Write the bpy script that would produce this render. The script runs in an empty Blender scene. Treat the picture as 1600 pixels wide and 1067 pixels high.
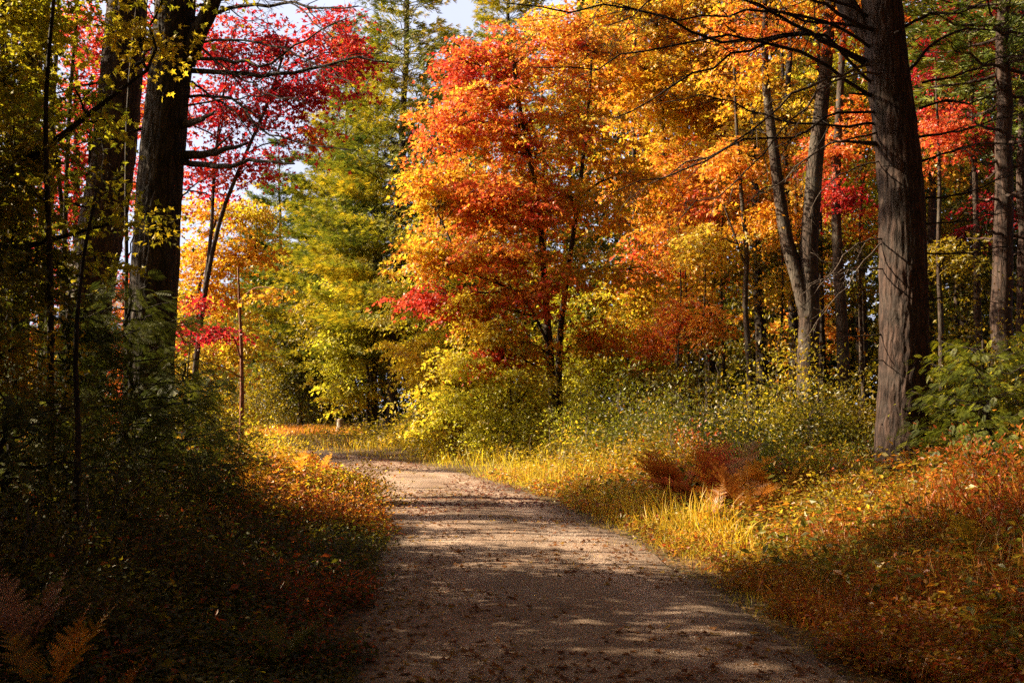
import bpy, math, random
import numpy as np
from mathutils import Vector

# ------------------------------------------------------------------ camera
SC = bpy.context.scene
COL = SC.collection
F = 1556.0                       # focal length in pixels of the 1600 px wide photo
PITCH = math.atan(107 / F)
EYE = 1.6
cam = bpy.data.objects.new('camera', bpy.data.cameras.new('camera'))
COL.objects.link(cam)
cam.data.sensor_width = 36.0
cam.data.lens = 36.0 * F / 1600.0
cam.data.clip_end = 2000.0
cam.location = (0, 0, EYE)
cam.rotation_euler = (math.pi / 2 + PITCH, 0, 0)
SC.camera = cam

# ------------------------------------------------------------------ sky and sun
SUN_AZ, SUN_EL = -83.0, 31.0      # degrees, azimuth clockwise from +Y
w = bpy.data.worlds.new('World'); SC.world = w; w.use_nodes = True
nt = w.node_tree
sky = nt.nodes.new('ShaderNodeTexSky'); sky.sky_type = 'NISHITA'; sky.sun_disc = False
sky.sun_elevation = math.radians(SUN_EL); sky.sun_rotation = math.radians(SUN_AZ)
sky.dust_density = 6.0; sky.air_density = 0.6
tcw = nt.nodes.new('ShaderNodeTexCoord'); sep = nt.nodes.new('ShaderNodeSeparateXYZ')
hz = nt.nodes.new('ShaderNodeMapRange'); hz.inputs[1].default_value = .40; hz.inputs[2].default_value = .60; hz.inputs[3].default_value = 1; hz.inputs[4].default_value = 0
fw = nt.nodes.new('ShaderNodeMapRange'); fw.inputs[1].default_value = .45; fw.inputs[2].default_value = .85
cn = nt.nodes.new('ShaderNodeTexNoise'); cn.inputs['Scale'].default_value = 3.0; cn.inputs['Detail'].default_value = 6
mh = nt.nodes.new('ShaderNodeMath'); mh.operation = 'MULTIPLY'; mc_ = nt.nodes.new('ShaderNodeMath'); mc_.operation = 'MULTIPLY'
cm = nt.nodes.new('ShaderNodeMapRange'); cm.inputs[1].default_value = .3; cm.inputs[2].default_value = .6; cm.inputs[3].default_value = .75
# cloud-like whitening added low in the northern sky to brighten the gaps
sk = nt.nodes.new('ShaderNodeMix'); sk.data_type = 'RGBA'; sk.inputs[7].default_value = (5.6, 6.0, 7.6, 1)
nt.links.new(tcw.outputs['Generated'], sep.inputs[0]); nt.links.new(tcw.outputs['Generated'], cn.inputs[0])
nt.links.new(sep.outputs[2], hz.inputs[0]); nt.links.new(sep.outputs[1], fw.inputs[0]); nt.links.new(cn.outputs[0], cm.inputs[0])
nt.links.new(hz.outputs[0], mh.inputs[0]); nt.links.new(fw.outputs[0], mh.inputs[1])
nt.links.new(mh.outputs[0], mc_.inputs[0]); nt.links.new(cm.outputs[0], mc_.inputs[1]); nt.links.new(mc_.outputs[0], sk.inputs[0])
nt.links.new(sky.outputs[0], sk.inputs[6]); nt.links.new(sk.outputs[2], nt.nodes['Background'].inputs[0])
nt.nodes['Background'].inputs[1].default_value = 0.05
sd = bpy.data.lights.new('sun', 'SUN'); sd.energy = 5.0; sd.angle = math.radians(0.5)
sd.color = (1.0, 0.82, 0.56)
sun = bpy.data.objects.new('sun', sd); COL.objects.link(sun)
az, el = math.radians(SUN_AZ), math.radians(SUN_EL)
to_sun = Vector((math.sin(az) * math.cos(el), math.cos(az) * math.cos(el), math.sin(el)))
sun.rotation_euler = to_sun.to_track_quat('Z', 'Y').to_euler()
sun.location = to_sun * 60
SC.view_settings.view_transform = 'Standard'
SC.view_settings.look = 'None'
SC.view_settings.exposure = 1.7
SC.view_settings.gamma = 1.0
SC.cycles.use_denoising = False
SC.cycles.sample_clamp_indirect = 4.0
SC.cycles.max_bounces = 6
SC.cycles.diffuse_bounces = 1
SC.cycles.transmission_bounces = 4
SC.cycles.glossy_bounces = 2
SC.cycles.caustics_reflective = False
SC.cycles.caustics_refractive = False

# ------------------------------------------------------------------ maths
random.seed(7)
R = np.random.default_rng(11)

def P(px, py, D):
    """the point seen at photo pixel px, py at distance D down the road"""
    u, v = (px - 800) / F, (533.5 - py) / F
    c, s = math.cos(PITCH), math.sin(PITCH)
    y, z = c - s * v, s + c * v
    k = D / y
    return np.array([u * k, D, EYE + z * k])

def noise(p, f=1.0, seed=0):
    """smooth band-limited noise in about -1..1 for (n,3) points"""
    r = np.random.default_rng(1000 + seed)
    out = np.zeros(len(p)); amp = 1.0; tot = 0
    for o in range(3):
        for k in range(5):
            d = r.normal(size=3); d /= np.linalg.norm(d)
            out += amp * np.sin(p @ d * f * r.uniform(1.6, 3.2) * (2 ** o) + r.uniform(0, 6.28))
        tot += amp * 5; amp *= 0.55
    return out / tot * 2.6

def sstep(a, b, x):
    t = np.clip((x - a) / (b - a), 0, 1)
    return t * t * (3 - 2 * t)

# the road's centre line, x and y
ROAD = np.array([(1.3, -8), (1.0, 0), (0.62, 4), (0.5, 6), (0.32, 8.5), (0.05, 11.3), (-0.45, 14.5), (-1.0, 17.8),
                 (-1.75, 21.5), (-2.8, 25), (-4.2, 29), (-6.3, 33.5), (-9.2, 38), (-13.2, 42), (-19, 45), (-28, 47), (-45, 48)])
def smooth_line(pts, n):
    pts = np.asarray(pts, float)
    t = np.concatenate([[0], np.cumsum(np.linalg.norm(np.diff(pts, axis=0), axis=1))])
    out = []
    m = np.zeros_like(pts)
    m[1:-1] = (pts[2:] - pts[:-2]) / (t[2:] - t[:-2])[:, None]
    m[0] = (pts[1] - pts[0]) / (t[1] - t[0]); m[-1] = (pts[-1] - pts[-2]) / (t[-1] - t[-2])
    for q in np.linspace(0, t[-1], n):
        i = min(max(np.searchsorted(t, q) - 1, 0), len(t) - 2)
        h = t[i + 1] - t[i]; u = (q - t[i]) / h
        out.append((2*u**3-3*u*u+1)*pts[i] + (u**3-2*u*u+u)*h*m[i] + (-2*u**3+3*u*u)*pts[i+1] + (u**3-u*u)*h*m[i+1])
    return np.array(out)
RL = smooth_line(ROAD, 420)
RT = np.gradient(RL, axis=0); RT /= np.linalg.norm(RT, axis=1)[:, None]

def road_dist(x, y):
    """distance from the centre line; sign + on the right"""
    x = np.atleast_1d(np.asarray(x, float)); y = np.atleast_1d(np.asarray(y, float))
    out = np.empty(len(x))
    for s in range(0, len(x), 20000):
        dx = x[s:s+20000, None] - RL[None, :, 0]; dy = y[s:s+20000, None] - RL[None, :, 1]
        d2 = dx * dx + dy * dy; i = d2.argmin(1); k = np.arange(len(i))
        sg = np.sign(dx[k, i] * RT[i, 1] - dy[k, i] * RT[i, 0])
        out[s:s+20000] = np.sqrt(d2[k, i]) * np.where(sg == 0, 1, sg)
    return out

def H(x, y):
    """height of the ground"""
    x = np.atleast_1d(np.asarray(x, float)); y = np.atleast_1d(np.asarray(y, float))
    sd_ = road_dist(x, y); d = np.abs(sd_)
    p = np.stack([x, y, 0 * x], 1)
    h = sstep(1.4, 7, d) * 0.42 + sstep(1.5, 3, d) * 0.06 * noise(p, 0.5, 3) + sstep(8, 60, d) * 0.9 * (0.6 + 0.4 * noise(p, 0.05, 4))
    h = h + np.where(d < 1.7, 0.03 * (1 - (d / 1.7) ** 2), 0)
    return h
def Hs(x, y): return float(H([x], [y])[0])

# ------------------------------------------------------------------ mesh building
class MB:
    def __init__(s): s.v = []; s.f = []; s.c = []; s.n = 0; s.sm = []
    def add(s, v, f, col=None, smooth=False):
        v = np.asarray(v, np.float32).reshape(-1, 3); f = np.asarray(f, np.int64).reshape(-1, 3)
        s.v.append(v); s.f.append(f + s.n); s.n += len(v)
        if col is None: col = np.ones((len(f), 3))
        col = np.asarray(col, np.float32)
        if col.ndim == 1: col = np.tile(col, (len(f), 1))
        s.c.append(col); s.sm.append(np.full(len(f), smooth))
    def build(s, name, mat, parent=None, loc=None, zup=None):
        v = np.concatenate(s.v); f = np.concatenate(s.f).astype(np.int32); c = np.concatenate(s.c)
        if loc is None: loc = (0, 0, 0)
        v = v - np.asarray(loc, np.float32)
        me = bpy.data.meshes.new(name)
        me.vertices.add(len(v)); me.vertices.foreach_set('co', v.astype(np.float32).ravel())
        me.loops.add(f.size); me.loops.foreach_set('vertex_index', f.ravel())
        me.polygons.add(len(f)); me.polygons.foreach_set('loop_start', np.arange(0, f.size, 3, dtype=np.int32))
        me.update(calc_edges=True)
        me.polygons.foreach_set('use_smooth', np.concatenate(s.sm))
        a = me.attributes.new('tint', 'FLOAT_COLOR', 'FACE')
        a.data.foreach_set('color', np.concatenate([c, np.ones((len(c), 1), np.float32)], 1).astype(np.float32).ravel())
        me.materials.append(mat)
        o = bpy.data.objects.new(name, me); COL.objects.link(o)
        if parent is not None: o.parent = parent
        else: o.location = loc
        return o

def tube(mb, pts, rad, k=8, col=None, cap=True, smooth=True, bark=0.0, seed=0, lobes=0.0):
    pts = np.asarray(pts, float); rad = np.asarray(rad, float); n = len(pts)
    t = np.gradient(pts, axis=0); t /= np.linalg.norm(t, axis=1)[:, None] + 1e-9
    ref = np.array([0.0, 1, 0]) if abs(t[0][1]) < 0.9 else np.array([1.0, 0, 0])
    a = np.cross(t, ref); a /= np.linalg.norm(a, axis=1)[:, None] + 1e-9
    b = np.cross(t, a)
    th = np.linspace(0, 2 * math.pi, k, endpoint=False)
    rr = np.tile(rad[:, None], (1, k))
    if bark > 0:
        z = np.cumsum(np.concatenate([[0], np.linalg.norm(np.diff(pts, axis=0), axis=1)]))
        TH, Z = np.meshgrid(th, z)
        q = np.stack([np.cos(TH).ravel() * 2, np.sin(TH).ravel() * 2, Z.ravel() * 0.9], 1)
        wob = noise(q, 1.3, seed).reshape(TH.shape); w2 = noise(q * [1, 1, 3.0], 2.0, seed + 1).reshape(TH.shape)
        cnt = max(10, int(round(rad[0] * 2 * math.pi / 0.13)))
        rid = np.abs(np.sin(TH * cnt / 2 + 1.9 * wob + 0.9 * w2)) ** 0.6
        cut = np.abs(np.sin(Z * 11 + 3 * wob + np.floor(TH * cnt / 6.28 + wob) * 2.1)) ** 0.25
        rr = rr + bark * (rid * (0.55 + 0.45 * cut) - 0.6) + 0.03 * rad[:, None] * w2
    if lobes:
        z = np.cumsum(np.concatenate([[0], np.linalg.norm(np.diff(pts, axis=0), axis=1)]))
        rr = rr * (1 + lobes * (np.cos(th * 5 + seed)[None] + .5 * np.cos(th * 3 + 1)[None]) * np.exp(-z / .38)[:, None])
    v = pts[:, None] + rr[..., None] * (np.cos(th)[None, :, None] * a[:, None] + np.sin(th)[None, :, None] * b[:, None])
    v = v.reshape(-1, 3)
    i = np.arange(n - 1)[:, None] * k; j = np.arange(k)[None]; j2 = (j + 1) % k
    A = (i + j).ravel(); B = (i + j2).ravel(); C_ = (i + k + j2).ravel(); D_ = (i + k + j).ravel()
    f = np.concatenate([np.stack([A, C_, B], 1), np.stack([A, D_, C_], 1)])
    if cap:
        v = np.concatenate([v, [pts[-1] + t[-1] * rad[-1] * 0.4]]); e = (n - 1) * k; jj = np.arange(k)
        f = np.concatenate([f, np.stack([e + jj, np.full(k, n * k), e + (jj + 1) % k], 1)])
    mb.add(v, f, col, smooth)

def curve(a, b, sag=0.0, n=6, wob=0.0):
    """points from a to b with a rise in the middle and a little wander"""
    a = np.asarray(a, float); b = np.asarray(b, float)
    t = np.linspace(0, 1, n)[:, None]; L = np.linalg.norm(b - a)
    p = a + (b - a) * t; p[:, 2] += (np.sin(t[:, 0] * math.pi)) * sag * L
    if wob: p[1:-1] += R.normal(size=(n - 2, 3)) * wob * L
    return p

# leaf templates: verts, tris (x across, y towards the tip, z normal)
T_OVAL = (np.array([(0,0,0),(.27,.45,.07),(0,1,-.05),(-.27,.45,.07)]), np.array([(0,1,2),(0,2,3)]))
T_MAPLE = (np.array([(0,0,0),(.52,.36,.10),(.15,.52,.03),(0,1,-.12),(-.15,.52,.03),(-.52,.36,.10)]), np.array([(0,1,2),(0,2,3),(0,3,4),(0,4,5)]))
T_MAPLEF = (np.array([(0,0,0),(.42,.06,.05),(.24,.24,.05),(.60,.52,.10),(.17,.55,.02),(0,1,-.14),(-.17,.55,.02),(-.60,.52,.10),(-.24,.24,.05),(-.42,.06,.05)]),
            np.array([(0,1,2),(0,2,4),(2,3,4),(0,4,5),(0,5,6),(0,6,8),(8,6,7),(0,8,9)]))
def tuft(nb=7, wd=.07, spread=.9, seed=1):
    r = np.random.default_rng(seed); v = []; f = []
    for i in range(nb):
        d = np.array([r.normal() * spread * .6, 1.0, r.normal() * spread * .5]); d /= np.linalg.norm(d); d *= r.uniform(.75, 1.05)
        s = np.cross(d, r.normal(size=3)); s /= np.linalg.norm(s); s *= wd
        k = len(v); v += [d * .05 - s * .4, d * .05 + s * .4, d * .6 + s, d, d * .6 - s]; f += [(k, k+1, k+2), (k, k+2, k+4), (k+4, k+2, k+3)]
    return np.array(v), np.array(f)
T_TUFT = tuft(9, .046, .7, 3)
def spray(n=9, wd=.05):
    """flat feathery hemlock or fir spray"""
    v = []; f = []
    for i in range(n):
        y = .05 + .9 * i / n; L = .42 * (1 - .75 * abs(y - .3) ** 1.0) * (1 if y < .8 else .6)
        for s in (-1, 1):
            k = len(v); z = -.25 * y * y
            v += [(0, y - wd * .5, z), (s * L * .55, y + L * .35 - wd * .8, z - .04), (s * L, y + L * .75, z - .1), (s * L * .45, y + L * .3 + wd, z - .04)]
            f += [(k, k+1, k+2), (k, k+2, k+3)] if s > 0 else [(k, k+2, k+1), (k, k+3, k+2)]
    k = len(v); v += [(-.012, 0, 0), (.012, 0, 0), (0, 1.05, -.27)]; f += [(k, k+1, k+2)]
    return np.array(v), np.array(f)
T_SPRAY = spray(10, .028)
T_BLADE = (np.array([(-.03,0,0),(.03,0,0),(-.026,.4,.03),(.026,.4,.03),(-.016,.75,-.05),(.016,.75,-.05),(0,1,-.2)]),
           np.array([(0,1,3),(0,3,2),(2,3,5),(2,5,4),(4,5,6)]))
def pinna(n, wd=.12):
    """a fern leaflet"""
    v = []; f = []
    for i in range(n):
        y = i / n; L = .26 * (1 - y) + .05
        for s in (-1, 1):
            k = len(v); v += [(0, y, 0), (s * L, y + .06, .02), (0, y + .75 / n, 0)]; f += [(k, k+1, k+2) if s > 0 else (k, k+2, k+1)]
    return np.array(v), np.array(f)

def nrm(v): return v / (np.linalg.norm(v, axis=1)[:, None] + 1e-9)
def leaves(mb, tpl, pos, dirv, nor, size, col):
    """place a template at every position; size scalar or array, col (n,3)"""
    tv, tf = tpl; n = len(pos)
    if n == 0: return
    y = nrm(dirv); x = nrm(np.cross(y, nor)); z = np.cross(x, y)
    s = np.broadcast_to(np.asarray(size, float), (n,))[:, None, None]
    v = pos[:, None] + s * (tv[None, :, 0:1] * x[:, None] + tv[None, :, 1:2] * y[:, None] + tv[None, :, 2:3] * z[:, None])
    f = tf[None] + (np.arange(n) * len(tv))[:, None, None]
    mb.add(v.reshape(-1, 3), f.reshape(-1, 3), np.repeat(col, len(tf), 0))

def ramp(pal, t):
    pal = np.asarray(pal, float); t = np.clip(t, 0, 1) * (len(pal) - 1)
    i = np.minimum(t.astype(int), len(pal) - 2); u = (t - i)[:, None]
    return pal[i] * (1 - u) + pal[i + 1] * u
def tint(pal, pos, f=.5, seed=0, spread=.22, bias=.0, mixamp=.38):
    n = len(pos)
    c = ramp(pal, .5 + bias + mixamp * noise(pos, f, seed) + spread * R.normal(size=n))
    return c * np.clip(R.normal(1, .16, (n, 1)), .55, 1.45)

# leaf colours (the leaf itself)
CRIM = [(.20,.005,.012),(.38,.010,.024),(.56,.024,.030),(.62,.09,.025)]
ORNG = [(.56,.05,.022),(.66,.13,.02),(.72,.24,.02),(.74,.37,.03)]
FIRE = [(.66,.07,.05),(.74,.17,.04),(.76,.29,.03),(.76,.43,.04),(.60,.47,.04)]
GOLD = [(.72,.27,.02),(.76,.40,.025),(.74,.49,.03),(.56,.46,.03)]
YELG = [(.64,.43,.02),(.47,.40,.018),(.32,.31,.015),(.17,.19,.010)]
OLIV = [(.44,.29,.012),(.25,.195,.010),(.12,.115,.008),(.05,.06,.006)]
PINE = [(.30,.28,.02),(.17,.21,.018),(.09,.13,.015),(.05,.08,.012)]
PINY = [(.62,.42,.02),(.38,.33,.016),(.15,.17,.013),(.045,.07,.008)]
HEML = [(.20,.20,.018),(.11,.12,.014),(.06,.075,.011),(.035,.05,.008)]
YELB = [(.72,.50,.03),(.66,.52,.035),(.52,.48,.03),(.38,.38,.025)]
RUST = [(.50,.10,.02),(.42,.07,.02),(.50,.17,.02),(.58,.28,.03)]
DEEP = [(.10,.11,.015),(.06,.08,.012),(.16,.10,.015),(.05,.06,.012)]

# ------------------------------------------------------------------ materials
def new_mat(name):
    m = bpy.data.materials.new(name); m.use_nodes = True; m.node_tree.nodes.clear()
    return m, m.node_tree.nodes, m.node_tree.links
def leaf_mat(name, trans=.5, gloss=.07, rough=.38):
    m, N, L = new_mat(name)
    at = N.new('ShaderNodeAttribute'); at.attribute_name = 'tint'
    d = N.new('ShaderNodeBsdfDiffuse'); t = N.new('ShaderNodeBsdfTranslucent'); g = N.new('ShaderNodeBsdfGlossy')
    g.inputs['Roughness'].default_value = rough; g.inputs['Color'].default_value = (1, .97, .9, 1)
    m1 = N.new('ShaderNodeMixShader'); m1.inputs[0].default_value = trans
    m2 = N.new('ShaderNodeMixShader'); m2.inputs[0].default_value = gloss
    o = N.new('ShaderNodeOutputMaterial')
    L.new(at.outputs['Color'], d.inputs['Color']); L.new(at.outputs['Color'], t.inputs['Color'])
    L.new(d.outputs[0], m1.inputs[1]); L.new(t.outputs[0], m1.inputs[2])
    L.new(m1.outputs[0], m2.inputs[1]); L.new(g.outputs[0], m2.inputs[2]); L.new(m2.outputs[0], o.inputs[0])
    return m
M_LEAF = leaf_mat('broad_leaf', .66, .035, .45)
M_NEEDLE = leaf_mat('needle', .42, .03, .5)
M_GRASS = leaf_mat('grass_blade', .55, .03, .5)
M_DRY = leaf_mat('dry_leaf', .45, .02, .5)

def bark_mat(name, dark, light, zs=.16, sc=9, bump=.5, moss=None):
    m, N, L = new_mat(name)
    tc = N.new('ShaderNodeTexCoord'); mp = N.new('ShaderNodeMapping'); mp.inputs['Scale'].default_value = (1, 1, zs)
    n0 = N.new('ShaderNodeTexNoise'); n0.inputs['Scale'].default_value = 3; n0.inputs['Detail'].default_value = 3
    ad = N.new('ShaderNodeVectorMath'); ad.operation = 'MULTIPLY_ADD'; ad.inputs[1].default_value = (.12, .12, .12)
    L.new(tc.outputs['Object'], n0.inputs[0]); L.new(tc.outputs['Object'], mp.inputs[0])
    L.new(n0.outputs['Color'], ad.inputs[0]); L.new(mp.outputs[0], ad.inputs[2])
    vo = N.new('ShaderNodeTexVoronoi'); vo.feature = 'DISTANCE_TO_EDGE'; vo.inputs['Scale'].default_value = sc
    L.new(ad.outputs[0], vo.inputs['Vector'])
    n1 = N.new('ShaderNodeTexNoise'); n1.inputs['Scale'].default_value = sc * 4; n1.inputs['Detail'].default_value = 6; n1.inputs['Roughness'].default_value = .7
    L.new(ad.outputs[0], n1.inputs['Vector'])
    mx = N.new('ShaderNodeMath'); mx.operation = 'MULTIPLY_ADD'; mx.inputs[1].default_value = 2.2
    L.new(vo.outputs['Distance'], mx.inputs[0]); L.new(n1.outputs[0], mx.inputs[2])
    cr = N.new('ShaderNodeValToRGB'); cr.color_ramp.elements[0].position = .38; cr.color_ramp.elements[1].position = 1.0
    cr.color_ramp.elements[0].color = (*dark, 1); cr.color_ramp.elements[1].color = (*light, 1)
    L.new(mx.outputs[0], cr.inputs[0])
    n2 = N.new('ShaderNodeTexNoise'); n2.inputs['Scale'].default_value = 1.3; n2.inputs['Detail'].default_value = 5
    L.new(tc.outputs['Object'], n2.inputs[0])
    c2 = N.new('ShaderNodeValToRGB'); c2.color_ramp.elements[0].position = .5; c2.color_ramp.elements[1].position = .72
    L.new(n2.outputs[0], c2.inputs[0])
    mc = N.new('ShaderNodeMix'); mc.data_type = 'RGBA'; mc.blend_type = 'MIX'
    ml = N.new('ShaderNodeMath'); ml.operation = 'MULTIPLY'; ml.inputs[1].default_value = .55 if moss else 0.0
    L.new(c2.outputs[0], ml.inputs[0]); L.new(ml.outputs[0], mc.inputs[0]); L.new(cr.outputs[0], mc.inputs[6])
    mc.inputs[7].default_value = (*(moss or (0, 0, 0)), 1)
    b = N.new('ShaderNodeBump'); b.inputs['Strength'].default_value = bump; b.inputs['Distance'].default_value = .03
    L.new(mx.outputs[0], b.inputs['Height'])
    p = N.new('ShaderNodeBsdfPrincipled'); p.inputs['Roughness'].default_value = .85; p.inputs['Specular IOR Level'].default_value = .25
    L.new(mc.outputs[2], p.inputs['Base Color']); L.new(b.outputs[0], p.inputs['Normal'])
    o = N.new('ShaderNodeOutputMaterial'); L.new(p.outputs[0], o.inputs[0])
    return m
M_PBARK = bark_mat('pine_bark', (.013, .009, .008), (.072, .043, .033), .14, 9, .8, (.07, .06, .05))
M_BARK = bark_mat('maple_bark', (.012, .008, .006), (.066, .042, .030), .25, 13, .5, (.17, .16, .13))
M_DBARK = bark_mat('dark_bark', (.008, .006, .005), (.055, .038, .028), .16, 10, .8)
M_RBARK = bark_mat('red_bark', (.10, .035, .02), (.30, .13, .08), .3, 20, .3)
M_TWIG = bark_mat('twig_bark', (.03, .022, .018), (.15, .11, .085), .4, 18, .3)
M_PALE = bark_mat('weathered_wood', (.16, .12, .09), (.42, .34, .27), .1, 25, .4)

def ground_mat():
    m, N, L = new_mat('forest_floor')
    tc = N.new('ShaderNodeTexCoord')
    n1 = N.new('ShaderNodeTexNoise'); n1.inputs['Scale'].default_value = 9; n1.inputs['Detail'].default_value = 8; n1.inputs['Roughness'].default_value = .75
    v = N.new('ShaderNodeTexVoronoi'); v.inputs['Scale'].default_value = 16
    n2 = N.new('ShaderNodeTexNoise'); n2.inputs['Scale'].default_value = .6; n2.inputs['Detail'].default_value = 4
    for n in (n1, v, n2): L.new(tc.outputs['Object'], n.inputs['Vector'])
    cr = N.new('ShaderNodeValToRGB'); e = cr.color_ramp.elements
    e[0].position = .0; e[0].color = (.03, .02, .012, 1); e[1].position = 1; e[1].color = (.26, .13, .04, 1)
    for ps, c in ((.35, (.09, .05, .022, 1)), (.6, (.17, .08, .025, 1)), (.8, (.10, .085, .02, 1))):
        q = e.new(ps); q.color = c
    s = N.new('ShaderNodeSeparateColor'); L.new(v.outputs['Color'], s.inputs[0]); L.new(s.outputs[0], cr.inputs[0])
    mx = N.new('ShaderNodeMix'); mx.data_type = 'RGBA'; mx.blend_type = 'MULTIPLY'; mx.inputs[0].default_value = .8
    c2 = N.new('ShaderNodeValToRGB'); c2.color_ramp.elements[0].color = (.35, .3, .25, 1); c2.color_ramp.elements[1].color = (1, 1, 1, 1); c2.color_ramp.elements[0].position = .3; c2.color_ramp.elements[1].position = .65
    L.new(n1.outputs[0], c2.inputs[0]); L.new(cr.outputs[0], mx.inputs[6]); L.new(c2.outputs[0], mx.inputs[7])
    b = N.new('ShaderNodeBump'); b.inputs['Strength'].default_value = .8; b.inputs['Distance'].default_value = .05; L.new(v.outputs['Distance'], b.inputs['Height'])
    p = N.new('ShaderNodeBsdfPrincipled'); p.inputs['Roughness'].default_value = .9
    L.new(mx.outputs[2], p.inputs['Base Color']); L.new(b.outputs[0], p.inputs['Normal'])
    o = N.new('ShaderNodeOutputMaterial'); L.new(p.outputs[0], o.inputs[0]); return m
def gravel_mat():
    m, N, L = new_mat('gravel')
    tc = N.new('ShaderNodeTexCoord')
    v = N.new('ShaderNodeTexVoronoi'); v.inputs['Scale'].default_value = 55
    v2 = N.new('ShaderNodeTexVoronoi'); v2.inputs['Scale'].default_value = 140
    n1 = N.new('ShaderNodeTexNoise'); n1.inputs['Scale'].default_value = 1.1; n1.inputs['Detail'].default_value = 6; n1.inputs['Roughness'].default_value = .65
    n3 = N.new('ShaderNodeTexNoise'); n3.inputs['Scale'].default_value = 30; n3.inputs['Detail'].default_value = 5
    for n in (v, v2, n1, n3): L.new(tc.outputs['Object'], n.inputs['Vector'])
    s = N.new('ShaderNodeSeparateColor'); L.new(v2.outputs['Color'], s.inputs[0])
    cr = N.new('ShaderNodeValToRGB'); e = cr.color_ramp.elements
    e[0].color = (.22, .15, .115, 1); e[1].color = (.74, .58, .46, 1)
    q = e.new(.3); q.color = (.42, .31, .24, 1); q = e.new(.7); q.color = (.58, .44, .35, 1)
    L.new(s.outputs[0], cr.inputs[0])
    c2 = N.new('ShaderNodeValToRGB'); c2.color_ramp.elements[0].position = .3; c2.color_ramp.elements[1].position = .7
    c2.color_ramp.elements[0].color = (.50, .40, .34, 1); c2.color_ramp.elements[1].color = (1, 1, 1, 1)
    L.new(n1.outputs[0], c2.inputs[0])
    mx = N.new('ShaderNodeMix'); mx.data_type = 'RGBA'; mx.blend_type = 'MULTIPLY'; mx.inputs[0].default_value = 1
    L.new(cr.outputs[0], mx.inputs[6]); L.new(c2.outputs[0], mx.inputs[7])
    ad = N.new('ShaderNodeMath'); ad.operation = 'ADD'; L.new(v.outputs['Distance'], ad.inputs[0])
    a2 = N.new('ShaderNodeMath'); a2.operation = 'MULTIPLY_ADD'; a2.inputs[1].default_value = 1.2; L.new(n3.outputs[0], a2.inputs[0]); L.new(v2.outputs['Distance'], a2.inputs[2])
    L.new(a2.outputs[0], ad.inputs[1])
    b = N.new('ShaderNodeBump'); b.inputs['Strength'].default_value = .7; b.inputs['Distance'].default_value = .012; L.new(ad.outputs[0], b.inputs['Height'])
    p = N.new('ShaderNodeBsdfPrincipled'); p.inputs['Roughness'].default_value = .85
    at = N.new('ShaderNodeAttribute'); at.attribute_name = 'tint'; m3 = N.new('ShaderNodeMix'); m3.data_type = 'RGBA'; m3.blend_type = 'MULTIPLY'; m3.inputs[0].default_value = 1
    L.new(mx.outputs[2], m3.inputs[6]); L.new(at.outputs['Color'], m3.inputs[7])
    L.new(m3.outputs[2], p.inputs['Base Color']); L.new(b.outputs[0], p.inputs['Normal'])
    o = N.new('ShaderNodeOutputMaterial'); L.new(p.outputs[0], o.inputs[0]); return m
M_GROUND = ground_mat(); M_GRAVEL = gravel_mat()

# ------------------------------------------------------------------ object tagging
def setp(o, label=None, cat=None, group=None, kind=None):
    if label: o['label'] = label
    if cat: o['category'] = cat
    if group: o['group'] = group
    if kind: o['kind'] = kind
    return o
def root(name, loc, label, cat, group=None):
    o = bpy.data.objects.new(name, None); COL.objects.link(o); o.location = tuple(float(q) for q in loc)
    o.empty_display_size = .3
    return setp(o, label, cat, group)

# ------------------------------------------------------------------ the setting
def sheet(name, mat, xs, ys, zf):
    X, Y = np.meshgrid(xs, ys); x = X.ravel(); y = Y.ravel(); z = zf(x, y)
    nx, ny = len(xs), len(ys); i = (np.arange(ny - 1)[:, None] * nx + np.arange(nx - 1)[None]).ravel()
    f = np.concatenate([np.stack([i, i + 1, i + nx + 1], 1), np.stack([i, i + nx + 1, i + nx], 1)])
    mb = MB(); mb.add(np.stack([x, y, z], 1), f, smooth=True); return mb.build(name, mat)
xs = np.concatenate([-np.geomspace(600, 30.5, 14), np.arange(-30, 30.1, .35), np.geomspace(30.5, 600, 14)])
ys = np.concatenate([-np.geomspace(300, 6.5, 8), np.arange(-6, 62, .35), np.geomspace(62.5, 900, 16)])
setp(sheet('ground', M_GROUND, xs, ys, lambda x, y: H(x, y) - .06 * (1 - sstep(.9, 1.5, np.abs(road_dist(x, y))))), kind='structure')
mb = MB(); cols = 41; t = np.linspace(-1, 1, cols)
nrm2 = np.stack([RT[:, 1], -RT[:, 0]], 1)
q3 = np.stack([RL[:, 0], RL[:, 1], 0 * RL[:, 0]], 1)
wl = 1.5 + .12 * noise(q3, .9, 21); wr = 1.5 + .12 * noise(q3, .9, 22)
V = []
for j in t:
    off = np.where(j < 0, j * wl, j * wr)
    xy = RL + nrm2 * off[:, None]; V.append(xy)
V = np.stack(V, 1).reshape(-1, 2)
latt = np.tile(t, len(RL)); rut = np.exp(-((np.abs(latt) - .5) / .16) ** 2)
z = H(V[:, 0], V[:, 1]) + .016 - .012 * rut + .008 * noise(np.c_[V, 0 * V[:, 0]], 2.2, 5)
i = (np.arange(len(RL) - 1)[:, None] * cols + np.arange(cols - 1)[None]).ravel()
f = np.concatenate([np.stack([i, i + 1, i + cols + 1], 1), np.stack([i, i + cols + 1, i + cols], 1)])
fc = np.c_[V, 0 * z][f[:, 0]]; lf = latt[f[:, 0]]; rf = rut[f[:, 0]]; nz = noise(fc, 1.1, 31); n2_ = noise(fc, 4.0, 32)
br = .80 + .26 * rf + .12 * nz + .08 * n2_ - .38 * sstep(.72, 1.0, np.abs(lf) + .08 * n2_)
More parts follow.
